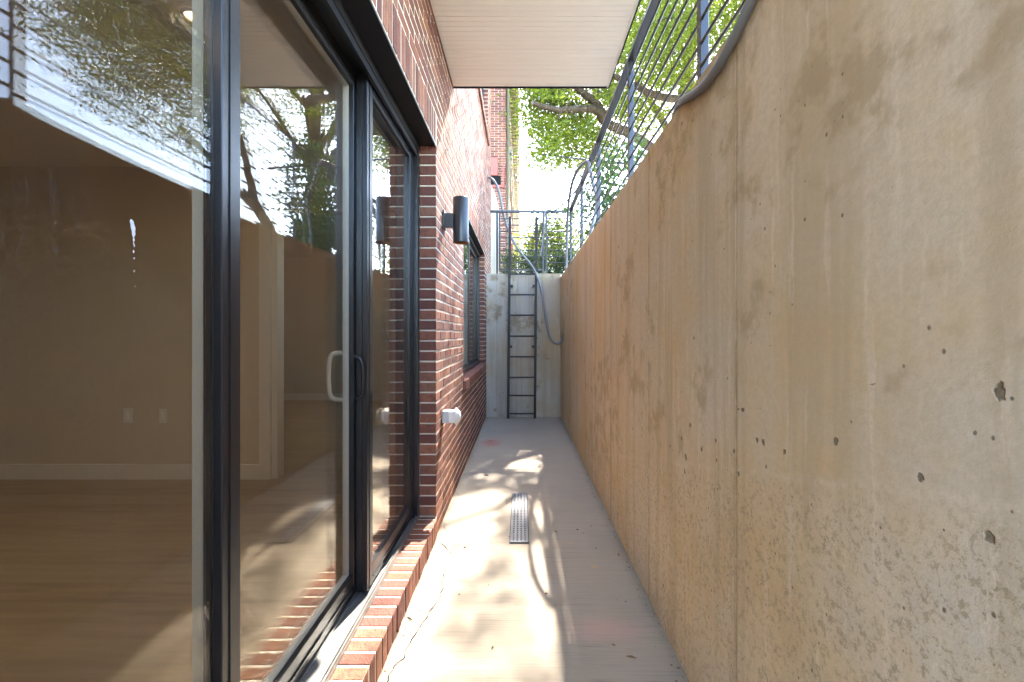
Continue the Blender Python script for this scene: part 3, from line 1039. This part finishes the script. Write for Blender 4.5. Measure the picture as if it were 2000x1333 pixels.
# ------------------------------------------------------------------ wall light
wl = thing('wall_light', 'dark grey cylinder wall light on the brick wall beside the glass door', 'wall light', (XL, 3.08, 2.15))
lx, ly = -.430, 3.08
s = MB(); s.lathe([(.050, .655), (.056, .655), (.0565, .66), (.0565, .975), (.055, .979), (.048, .979), (.047, .93)], (lx, ly, EYE), n=32); s.build('shade', M['rail'], wl)
s = MB(); s.lathe([(.0495, .656), (.046, .70), (.046, .90), (.001, .905)], (lx, ly, EYE), n=32); s.build('shade_lining', M['copper'], wl)
s = MB(); s.box(XL + .012, lx - .050, ly - .024, ly + .024, EYE + .765, EYE + .865, ch=.002); s.build('arm', M['rail'], wl)
s = MB(); s.box(XL + .001, XL + .0115, ly - .055, ly + .055, EYE + .755, EYE + .88, ch=.002); s.build('backplate', M['rail'], wl)

# ------------------------------------------------------------------ vent outlet low on the brick wall
vo = thing('vent_outlet', 'small white square vent pipe with round flange sticking out low on brick wall', 'vent', (XL, 3.03, .72))
vy, vz = 3.05, EYE - .585
s = MB(); s.box(XL + .001, XL + .045, vy - .042, vy + .042, vz - .042, vz + .042, ch=.003); s.build('square_pipe', M['boxgrey'], vo)
s = MB(); s.box(XL + .0465, XL + .088, vy - .040, vy + .040, vz - .040, vz + .040, ch=.003); s.build('coupling', M['white'], vo)
s = MB(); s.lathe([(.001, .0885), (.058, .0885), (.061, .093), (.058, .098), (.046, .104), (.040, .116), (.022, .124), (.001, .126)], (XL, vy, vz), axis='x', n=24); s.build('round_flange', M['white'], vo)

# ------------------------------------------------------------------ hoses and cables
def hose(name, pts, r, mat, label, cat, n=8, seg=8):
    s = MB()
    P = catmull(pts, seg)
    s.tube(P, r, n=n)
    o = s.build(name, mat)
    tag(o, label, cat)
    return o
# thick conduit lying over the near top edge of the long wall
def on_wall(px, py, x):
    d = FPX * x / (px - 1017)
    return Vector((x, d, EYE + (653 - py) / FPX * d))
pts = [on_wall(1660, -330, .615), on_wall(1560, -165, .622), on_wall(1490, -45, .625), on_wall(1462, 15, .625), on_wall(1432, 78, .625), on_wall(1400, 135, .625), on_wall(1368, 174, .628), on_wall(1335, 196, .635)]
q = pts[-1]
pts += [Vector((.655, q.y + .10, 2.262 + .012)), Vector((.68, q.y + .28, 2.255 + .014)), Vector((.73, q.y + .8, 2.255 + .014)), Vector((.86, q.y + 1.2, 2.255 + .014))]
hose('grey_conduit', pts, .0150, M['hose'], 'thick grey conduit drooping over the near top edge of the tan wall', 'conduit')
# hose that climbs the railing, hangs down in the far corner and loops up to the house
dH = 5.1
P = [Vector((.86, 4.55, 2.275)), Vector((.74, 4.62, 2.30)), at(1166, 398, 4.75), at(1160, 365, 4.80), at(1153, 335, 4.85), at(1149, 316, 4.90), at(1141, 319, 5.0), at(1128, 333, 5.2), at(1117, 360, 5.5), at(1111, 395, 5.9), at(1108, 440, 6.2), at(1106, 520, 6.35), at(1104, 590, 6.4), at(1102, 645, 6.45), at(1096, 667, 6.5), at(1086, 671, 6.55), at(1074, 658, 6.58), at(1066, 620, 6.62), at(1059, 575, 6.65), at(1049, 540, 6.68), at(1035, 515, 6.72), at(1014, 490, 6.80), at(998, 462, 6.85), at(985, 425, 7.0), at(977, 385, 7.1), at(970, 362, 7.2), at(960, 349, 7.3), at(950, 348, 7.4)]
hose('grey_hose', P, .0200, M['hose'], 'long grey hose looping over the railing and hanging beside the ladder', 'hose')
P = [at(1150, 316, 4.92), at(1140, 340, 5.1), at(1128, 368, 5.5), at(1112, 388, 6.0), at(1096, 402, 6.5), at(1082, 412, 6.85), at(1070, 411, 6.9), at(1063, 420, 6.86), at(1062, 450, 6.87), at(1055, 500, 6.87)]
hose('rail_cable', P, .0125, M['hose'], 'thinner grey hose lying along the end railing corner', 'hose')
# coiled cable on the railing (seen in the door glass)
P = []
for k in range(60):
    a = k / 60 * math.pi * 8
    P.append(Vector((.86 + .012 * math.sin(a * .5), 1.30 + .16 * math.cos(a) + k * .004, 2.66 + .13 * math.sin(a))))
hose('cable_coil', P, .006, M['cable'], 'black cable coil hanging on the railing, seen mirrored in the door', 'cable', n=6, seg=3)
hose('overhead_wire', [at(984, 296, 12.2), at(988, 292, 12.3), at(996, 300, 12.4), at(1008, 307, 12.3), at(1021, 306, 12.2), at(1033, 299, 12), at(1070, 303, 11), at(1110, 308, 9.5), at(1150, 312, 8), at(1320, 330, 6.6)], .019, M['cable'], 'black overhead wire from the grey box toward the railing', 'wire', n=6)
hose('sagging_wire', [at(1003, 343, 14.5), at(1008, 343, 14), at(1009, 352, 13.8), at(1016, 361, 13.5), at(1030, 367, 13), at(1060, 378, 12), at(1110, 394, 10.5), at(1180, 412, 9), at(1300, 440, 8)], .015, M['cable'], 'thin black wire sagging from the cream cornice of the far house', 'wire', n=6)

# ------------------------------------------------------------------ neighbouring house
nb = thing('neighbour_house', 'far red brick row house with cream bracketed cornice beyond the railing', 'house', (-3, 13, GRADE))
NY, NX = 11.6, -.40
NH = 9.25
s = MB(); s.box(-7.5, NX - .010, NY + .010, 46, GRADE, NH); s.build('wall', M['mortar'], nb)
lst = []
for k in range(int((NH - GRADE) / CO)):
    z0 = GRADE + k * CO
    off = (k % 2) * .102
    for i in range(-12, 1):
        a = NX + i * .204 - off; b = min(a + .194, NX)
        if b - a > .03: lst.append((a, b, NY + random.uniform(-.002, .002), NY + .09, z0 + .005, z0 + CO - .005))
mass = mass_bricks([b for b in lst], 'end_bricks', M['brick_a'], nb)
mass.location = tuple(-v for v in (-3, 13, GRADE))
s = MB(); s.box(NX - .0095, NX + .002, NY + .1, 46, GRADE, NH - .5); s.build('front_brickwork', M['farbrick'], nb)
s = MB()
s.box(NX - .02, NX + .06, NY - .03, 46, NH - .5, NH - .12); s.box(NX - .02, NX + .30, NY - .10, 46, NH - .12, NH - .04); s.box(NX - .02, NX + .34, NY - .12, 46, NH - .039, NH + .06)
cor = s.build('cornice', M['cornice'], nb)
s = MB(); s.box(0, .20, 0, .13, 0, .19, ch=.02); me = s.mesh('bracket'); me.materials.append(M['cornice'])
for i in range(70):
    o = bpy.data.objects.new('bracket', me); COL.objects.link(o); o.parent = cor
    o.location = (NX + .061, NY + .05 + i * .285, NH - .312)
s = MB(); s.tube([(NX + .05, NY + .35, GRADE), (NX + .05, NY + .35, NH - .5)], .045, n=8); s.build('downspout', M['cornice'], nb)
c = at(994, 306, 12.6)
s = MB(); s.box(c.x - .11, c.x + .10, 12.5, 12.8, c.z - .18, c.z + .18, ch=.01); s.build('meter_box', M['boxgrey'], nb)
c = at(966, 327, NY)
s = MB(); s.box(c.x - .25, c.x + .09, NY - .06, NY - .003, c.z - .24, c.z + .24, ch=.008); s.build('red_panel', M['redpaint'], nb)
c0, c1 = at(960, 367, NY), at(985, 324, NY)
s = MB(); s.box(c1.x - .035, c1.x, NY - .04, NY - .003, c0.z, c1.z); s.box(c0.x - .3, c1.x - .036, NY - .05, NY - .003, c0.z, c0.z + .06); nw = s.build('red_window_frame', M['redpaint'], nb)
s = MB(); s.box(c0.x - .3, c1.x - .1, NY - .02, NY - .003, c0.z + .07, c1.z - .28); s.build('window_pane', M['dark'], nb)
# shutters and window surrounds along its front
for yy in (13.2, 15.0, 17.4, 19.6, 22.5, 25, 28):
    for zz in (3.6, 6.2):
        s = MB(); s.box(NX + .003, NX + .05, yy, yy + .10, zz, zz + 1.7); s.box(NX + .003, NX + .05, yy + 1.0, yy + 1.1, zz, zz + 1.7); s.box(NX + .003, NX + .10, yy - .05, yy + 1.15, zz - .12, zz - .001); s.box(NX + .003, NX + .07, yy - .05, yy + 1.15, zz + 1.701, zz + 1.85)
        wfr = s.build('window_frame', M['cornice'] if zz > 5 else M['redpaint'], nb)
        s = MB(); s.box(NX + .003, NX + .02, yy + .101, yy + .999, zz, zz + 1.7); s.build('window_pane', M['dark'], nb)

# cream board screen between the two houses
cs = thing('cream_screen', 'cream painted board screen at the brick corner behind the end railing', 'fence', (-.55, 8.2, GRADE))
xs = [-.80, -.70, -.60, -.505, -.415]
tops = [4.35, 4.30, 4.22, 4.05, 3.75]
for i in range(4):
    s = MB()
    a, b = xs[i] + .003, xs[i + 1] - .003
    s.add([(a, 8.10, GRADE), (b, 8.10, GRADE), (b, 8.10, tops[i + 1]), (a, 8.10, tops[i]), (a, 8.125, GRADE), (b, 8.125, GRADE), (b, 8.125, tops[i + 1]), (a, 8.125, tops[i])],
          [(0, 1, 2, 3), (7, 6, 5, 4), (0, 4, 5, 1), (1, 5, 6, 2), (2, 6, 7, 3), (3, 7, 4, 0)])
    s.build('board', M['cream'], cs)

# ------------------------------------------------------------------ vegetation
def lit_gate(p):
    """True where a leaf would shade a part of the court that the sun reaches"""
    x, y, z = p
    t = z / KZ
    xf, yf = x - t, y - KY * t
    if xf < XL:                                   # meets the brick wall first
        tw = x - XL
        yw, zw = y - KY * tw, z - KZ * tw - EYE
        yb = np.interp(zw, [-1.3, -1.07, -.745, -.47, 1.65, 3.46, 5], [2.9, 3.1, 3.35, 4.05, 5.44, 7.34, 8.9])
        if yw < 1.6: return False
        return yw < yb + random.gauss(0, .10)
    if xf > .30 or yf > 5.2 or yf < .4: return False
    for (cx, cy_, rx, ry) in LIT:
        d = ((xf - cx) / rx) ** 2 + ((yf - cy_) / ry) ** 2
        if d < 1.0 + random.gauss(0, .18): return True
    return False
def FE(px, py, wx, wy):
    a = fl_pt(px, py)
    return (a[0], a[1], abs(fl_pt(px + wx, py)[0] - a[0]), abs(fl_pt(px, py + wy)[1] - fl_pt(px, py - wy)[1]) / 2)
LIT = [FE(1035, 898, 48, 26), FE(925, 925, 42, 8), FE(950, 985, 75, 24), FE(905, 1000, 50, 30), FE(1055, 1115, 48, 60), FE(880, 1040, 90, 34),
       FE(850, 1120, 80, 50), FE(960, 1085, 50, 20), FE(1105, 1130, 26, 110), FE(800, 1230, 75, 60), FE(820, 1320, 110, 30), FE(1000, 1320, 60, 18), FE(1070, 1240, 36, 22), FE(1060, 1010, 26, 34)]

def leaf_mesh(name, centers, per, spread, L, W, mat, parent, droop=.35, gate=False, seed=0, clump_flat=.8):
    r = np.random.default_rng(seed)
    C = np.repeat(np.asarray(centers, float), per, axis=0)
    n = len(C)
    off = r.normal(size=(n, 3)) * np.array([1, 1, clump_flat]) * spread
    P = C + off
    if gate:
        keep = np.ones(n, bool)
        rr = r.random(n)
        for i in range(n):
            if lit_gate(P[i]) and rr[i] < .90: keep[i] = False
        # boughs stay readable: few leaves hang in front of the big limbs and the trunk
        px = 1017 + FPX * P[:, 0] / P[:, 1]; py = 653 - FPX * (P[:, 2] - EYE) / P[:, 1]
        for bough in bigl[:3]:
            Q = catmull(bough, 6)
            for q in Q:
                a = proj(q)
                near = (np.hypot(px - a[0], py - a[1]) < 15) & (P[:, 1] < q.y + .3)
                keep &= ~(near & (r.random(n) < .85))
        mx = 1017 + FPX * (-1.42 - P[:, 0]) / P[:, 1]
        keep &= ~((mx > 570) & (mx < 645) & (py > 225) & (P[:, 1] < TB.y) & (r.random(n) < .92))
        keep &= ~((mx > 490) & (mx < 570) & (py > 300) & (r.random(n) < .8))
        P = P[keep]; n = len(P)
    d = r.normal(size=(n, 3)); d[:, 2] = d[:, 2] * .6 - droop
    d /= np.linalg.norm(d, axis=1, keepdims=True)
    s = np.cross(d, r.normal(size=(n, 3))); s /= np.linalg.norm(s, axis=1, keepdims=True) + 1e-9
    nn = np.cross(d, s)
    ln = L * r.uniform(.6, 1.25, (n, 1)); wd = W * r.uniform(.7, 1.25, (n, 1))
    v0 = P; v2 = P + d * ln
    v1 = P + d * ln * .45 + s * wd * .5 + nn * wd * .18
    v3 = P + d * ln * .45 - s * wd * .5 + nn * wd * .18
    V = np.stack([v0, v1, v2, v3], 1).reshape(-1, 3)
    me = bpy.data.meshes.new(name)
    me.vertices.add(4 * n); me.vertices.foreach_set('co', V.astype(np.float32).ravel())
    me.loops.add(4 * n); me.loops.foreach_set('vertex_index', np.arange(4 * n, dtype=np.int32))
    me.polygons.add(n); me.polygons.foreach_set('loop_start', np.arange(0, 4 * n, 4, dtype=np.int32))
    me.polygons.foreach_set('loop_total', np.full(n, 4, np.int32))
    a = me.attributes.new('leaf_random', 'FLOAT', 'FACE'); a.data.foreach_set('value', r.random(n).astype(np.float32))
    me.update(calc_edges=True)
    return link_obj(name, me, parent, mat)

def limb(mb, pts, r0, r1, n=9, seg=6):
    P = catmull(pts, seg)
    for i in range(1, len(P) - 1):
        P[i] = P[i] + Vector((random.gauss(0, 1), random.gauss(0, 1), random.gauss(0, .6))) * r0 * .06
    m = len(P)
    mb.tube(P, [r0 + (r1 - r0) * (i / (m - 1)) ** .8 for i in range(m)], n=n)
    return P

# ---- the big shade tree
TB = Vector((6.3, 15.8, GRADE))
tree = thing('shade_tree', 'large spreading shade tree with fine bright green leaves rising behind the railing', 'tree', TB)
tk = MB()
limb(tk, [TB + Vector((0, 0, -.3)), TB + Vector((0, 0, .6)), TB + Vector((.05, 0, 2.2)), TB + Vector((-.2, .1, 4.4)), TB + Vector((-.3, 0, 6.6)), TB + Vector((0, .3, 9.5)), TB + Vector((.4, .2, 12))], .62, .16, 12)
limb(tk, [TB + Vector((.1, 0, .9)), TB + Vector((.9, -.2, 2.2)), TB + Vector((1.7, -.4, 3.9)), TB + Vector((2.1, -.6, 6.0)), TB + Vector((2.9, -1, 8.5))], .38, .10, 10)
limb(tk, [TB + Vector((1.5, -.3, 3.5)), TB + Vector((2.9, -.6, 4.9)), TB + Vector((4.2, -.9, 6.4))], .22, .06, 8)
tk.build('trunk', M['bark'], tree)
bigl = [  # limbs, the first ones placed where the photograph shows them
    [at(1345, 195, 14.8), at(1290, 190, 13.6), at(1240, 168, 12.6), at(1190, 142, 11.6), at(1130, 90, 10.6)],
    [at(1290, 300, 14.4), at(1230, 262, 13.2), at(1185, 240, 12.4), at(1165, 216, 12.0), at(1130, 213, 11.4), at(1095, 215, 11.0), at(1062, 209, 10.7), at(1040, 201, 10.4)],
    [at(1185, 240, 12.4), at(1165, 205, 12.0), at(1140, 183, 11.6), at(1118, 165, 11.2), at(1070, 120, 10.4)],
    [TB + Vector((-.3, 0, 5.6)), TB + Vector((-1.8, -1.0, 7.2)), TB + Vector((-3.4, -2.2, 8.4)), TB + Vector((-4.8, -3.4, 9.0))],
    [TB + Vector((-.2, 0, 7.2)), TB + Vector((.8, -2.4, 8.6)), TB + Vector((1.4, -4.6, 9.4))],
    [TB + Vector((2.3, -.7, 6.6)), TB + Vector((3.6, -2.4, 8.0)), TB + Vector((4.6, -4.6, 8.8))],
    [TB + Vector((-.2, 0, 5.0)), TB + Vector((.3, -2.0, 6.6)), TB + Vector((.8, -4.2, 7.6)), TB + Vector((1.2, -6.2, 8.0))],
]
s = MB()
for L in bigl[:3]:
    r0 = .17 if L is bigl[1] else .15
    limb(s, L, r0, .05, 9)
tips = []
for L in bigl[3:]:
    limb(s, L, .16, .03, 8)
# start of the low limbs: join them to the trunk
limb(s, [TB + Vector((-.2, .1, 4.6)), at(1345, 195, 14.8)], .24, .17, 9)
limb(s, [TB + Vector((-.1, 0, 3.4)), at(1290, 300, 14.4)], .22, .18, 9)
random.seed(21)
twigs = []
def in_crown(p):
    q = Vector(((p.x - 5.0) / 6.1, (p.y - 13.2) / 6.6, (p.z - 10.2) / 5.0))
    return q.length
cent = []
tries = 0
while len(cent) < 1750 and tries < 60000:
    tries += 1
    p = Vector((random.uniform(-1.6, 12.8), random.uniform(6.2, 20.5), random.uniform(4.6, 15.4)))
    q = in_crown(p)
    if q > 1: continue
    rho = min(1, math.hypot((p.x - 5.0) / 6.1, (p.y - 13.2) / 6.6))
    if p.z < 5.0 + 5.2 * (1 - rho) + (2.5 if p.y > 15 else 0): continue
    if random.random() > (.25 + .75 * q ** 2): continue
    # lumpy crown: boughs with gaps between
    h = math.sin(p.x * 1.35 + 1.1 * math.sin(p.y * .9)) * math.sin(p.y * 1.2 + .7 * math.sin(p.z * 1.3)) * math.sin(p.z * 1.5 + p.x * .6)
    if h < -.18 and random.random() < .80: continue
    pp = proj(p)
    cent.append((p.x, p.y, p.z))
# boughs that hang into the open part of the picture
for (px, py, d, n, sx, sy) in ((1060, 190, 11, 34, 34, 18), (1110, 235, 11.5, 46, 45, 26), (1075, 275, 11, 22, 22, 20), (1140, 270, 12, 36, 32, 26), (1160, 190, 12, 40, 40, 22),
                               (1030, 235, 10.8, 16, 14, 24), (1070, 312, 11, 6, 8, 8), (1125, 305, 11.6, 12, 18, 10), (1180, 300, 12.4, 24, 22, 22), (1210, 200, 12.6, 40, 30, 36), (1290, 120, 13, 60, 55, 55),
                               (1350, 60, 13, 70, 60, 50), (1240, 60, 12.4, 50, 50, 50), (1260, 230, 13.2, 34, 36, 30), (1400, 20, 12.5, 60, 50, 50), (1320, 180, 12.8, 50, 40, 40), (1110, 185, 11.5, 30, 60, 14)):
    for i in range(n):
        q = at(px + random.gauss(0, sx), py + random.gauss(0, sy), d + random.gauss(0, .8))
        cent.append((q.x, q.y, q.z))
# the dense outer boughs over the yard, which the near door panel mirrors
k = 0
while k < 260:
    mx, my, d = random.uniform(150, 470), random.uniform(-120, 265), random.uniform(9.0, 12.5)
    if my > (mx - 120) * .86: continue
    q = at(mx, my, d)
    cent.append((-1.42 - q.x, q.y, q.z)); k += 1
# an opening low in the sky part of the view stays clear
def clear(p):
    pp = proj(p)
    if pp is None: return True
    if 1005 < pp[0] < 1135 and 335 < pp[1] < 900: return True
    if 1000 < pp[0] < 1055 and 255 < pp[1] < 900: return True
    if 900 < pp[0] < 1026 and pp[1] > 150: return True
    return False
cent = [c for c in cent if not clear(c)]
for c in cent[::5]:
    c = Vector(c)
    e = c + Vector((random.gauss(0, .35), random.gauss(0, .35), random.uniform(-.1, .5)))
    limb(s, [e, (c + e) / 2 + Vector((0, 0, .06)), c], .022, .006, 4, 2)
s.build('branches', M['bark'], tree)
leaf_mesh('crown', cent, 62, .30, .135, .042, M['leaf'], tree, gate=True, seed=5)

# ---- leafy sapling just behind the railing
sp = thing('leafy_sapling', 'small dark green leafy sapling close behind the railing on the tan wall', 'sapling', (1.75, 6.9, GRADE))
s = MB()
cl = []
for i in range(16):
    a = random.uniform(0, 6.28)
    top = Vector((1.75 + .55 * math.cos(a), 6.9 + .8 * math.sin(a), random.uniform(3.3, 4.4)))
    limb(s, [(1.75 + random.gauss(0, .05), 6.9 + random.gauss(0, .05), GRADE - .05), (1.75 + .15 * math.cos(a), 6.9 + .2 * math.sin(a), 2.9), top], .018, .005, 5, 4)
    for k in range(9):
        t = k / 8
        cl.append(tuple(Vector((1.75 + .15 * math.cos(a), 6.9 + .2 * math.sin(a), 2.75)).lerp(top, t) + Vector((random.gauss(0, .12), random.gauss(0, .15), random.gauss(0, .08)))))
s.build('stems', M['bark'], sp)
leaf_mesh('foliage', cl, 26, .13, .085, .055, M['leaf2'], sp, seed=8, droop=.2)

# ---- hedge and small trees beyond the end wall
hd = thing('clipped_hedge', 'low dark clipped hedge behind the end railing', 'hedge', (.3, 9.6, GRADE))
cl = [(random.uniform(-.42, 1.25), random.uniform(9.2, 10.2), random.uniform(GRADE, 3.12) + .07 * math.sin(i)) for i in range(420)]
leaf_mesh('foliage', cl, 55, .07, .045, .022, M['leaf4'], hd, seed=3, droop=0)
s = MB()
for i in range(6):
    xx = -.3 + i * .29
    limb(s, [(xx, 9.7, GRADE - .05), (xx + .03, 9.7, 2.5), (xx - .02, 9.72, 2.9)], .02, .008, 5, 3)
s.build('stems', M['bark'], hd)

def small_tree(name, label, base, H, R, n, mat, seed, cz=.62, leaf=(.11, .05), per=40):
    random.seed(seed)
    t = thing(name, label, 'tree', base, 'small trees beyond the end railing')
    b = Vector(base)
    s = MB()
    limb(s, [b + Vector((0, 0, -.2)), b + Vector((.05, 0, H * .25)), b + Vector((-.05, .05, H * .5)), b + Vector((.05, 0, H * .8))], .09, .03, 7, 4)
    cl = []
    for i in range(n):
        u = Vector((random.gauss(0, 1), random.gauss(0, 1), random.gauss(0, .8)))
        u = u.normalized() * (random.random() ** .45)
        p = b + Vector((u.x * R, u.y * R, H * cz + u.z * H * .38))
        cl.append(tuple(p))
        if i % 4 == 0:
            a = b + Vector((0, 0, H * random.uniform(.3, .6)))
            limb(s, [a, a.lerp(p, .55) + Vector((0, 0, .12)), p], .022, .005, 5, 3)
    s.build('trunk', M['bark'], t)
    leaf_mesh('crown', cl, per, .17, leaf[0], leaf[1], mat, t, seed=seed, droop=.1)
small_tree('ornamental_tree', 'pale green airy small tree directly behind the end railing', (1.15, 13.5, GRADE), 3.3, 1.0, 150, M['leaf3'], 31)
small_tree('ornamental_tree', 'pale small tree partly hidden by the far row house front', (.45, 17.5, GRADE), 3.6, 1.2, 130, M['leaf3'], 33)
small_tree('ornamental_tree', 'taller green tree behind the corner of the two railings', (3.3, 17.0, GRADE), 4.6, 1.5, 120, M['leaf'], 35)

# ------------------------------------------------------------------ small litter on the slab
random.seed(5)
spots = [(958, 862, 'a', 'curled dry leaf on the slab below the brick wall near the ladder'), (932, 822, 'b', 'flat dry leaf at the foot of the end wall beside the ladder'),
         (1086, 1040, 'c', 'narrow dry leaf on shaded concrete beside the drain grate'), (1067, 1161, 'd', 'tiny leaf crumb at the bottom of the hose loop shadow'),
         (1208, 1085, 'c', 'narrow dry leaf close to the foot of the tan wall'), (1128, 1036, 'd', 'tiny leaf crumb halfway between the drain and the tan wall'),
         (908, 1071, 'd', 'tiny leaf crumb on sunlit concrete by the door sill end'), (950, 930, 'c', 'narrow dry leaf on the slab beyond the drain, near the brick wall'),
         (1233, 1285, 'c', 'narrow dry leaf in the nearest shaded part of the slab'), (962, 1267, 'd', 'tiny leaf crumb in the nearest sunlit part of the slab'),
         (800, 1210, 'c', 'narrow dry leaf lying against the brick door sill'), (1000, 1047, 'b', 'flat dry leaf on the near corner of the drain grate'), (1198, 1262, 'd', 'tiny leaf crumb on the reddish stain of the slab')]
for i, (px, py, k, lab) in enumerate(spots):
    c = Vector(fl_pt(px, py))
    L = {'a': .045, 'b': .03, 'c': .024, 'd': .010}[k]; W = {'a': .018, 'b': .025, 'c': .005, 'd': .007}[k]
    a = random.uniform(0, 6.28)
    u, v = Vector((math.cos(a), math.sin(a), 0)), Vector((-math.sin(a), math.cos(a), 0))
    s = MB()
    pts = [c - u * L, c + v * W * .6 + Vector((0, 0, .006)), c + u * L + Vector((0, 0, .004)), c - v * W * .6 + Vector((0, 0, .002)), c + Vector((0, 0, .009))]
    pts = [p + Vector((0, 0, .0015)) for p in pts]
    low = [p - Vector((0, 0, .001)) for p in pts]
    s.add(pts, [(0, 1, 4), (1, 2, 4), (2, 3, 4), (3, 0, 4)])
    s.add(low, [(4, 1, 0), (4, 2, 1), (4, 3, 2), (4, 0, 3)])
    o = s.build('dry_leaf', M['litter'])
    tag(o, lab, 'leaf', 'leaf scraps on the walkway')
# grit and crumbs swept into the foot of both walls
s = MB()
for i in range(420):
    yy = random.uniform(1.2, 6.8)
    if random.random() < .6: xx = XR - abs(random.gauss(0, .022)) - .006
    else: xx = XL + abs(random.gauss(0, .03)) + .016
    if random.random() < .12: xx = random.uniform(-.5, .6)
    r = random.uniform(.0015, .005)
    n = 5
    a0 = random.uniform(0, 6)
    ring = [(xx + r * random.uniform(.6, 1.5) * math.cos(a0 + 6.283 * k / n), yy + r * random.uniform(.6, 2) * math.sin(a0 + 6.283 * k / n), .0008) for k in range(n)]
    s.add(ring + [(xx, yy, .001 + r * .7)], [(k, (k + 1) % n, n) for k in range(n)])
o = s.build('debris', M['litter']); tag(o, 'brown grit and crumbs along the foot of the walls', 'debris', kind='stuff')
print('bricks', len(bricks), 'objects', len(bpy.data.objects))
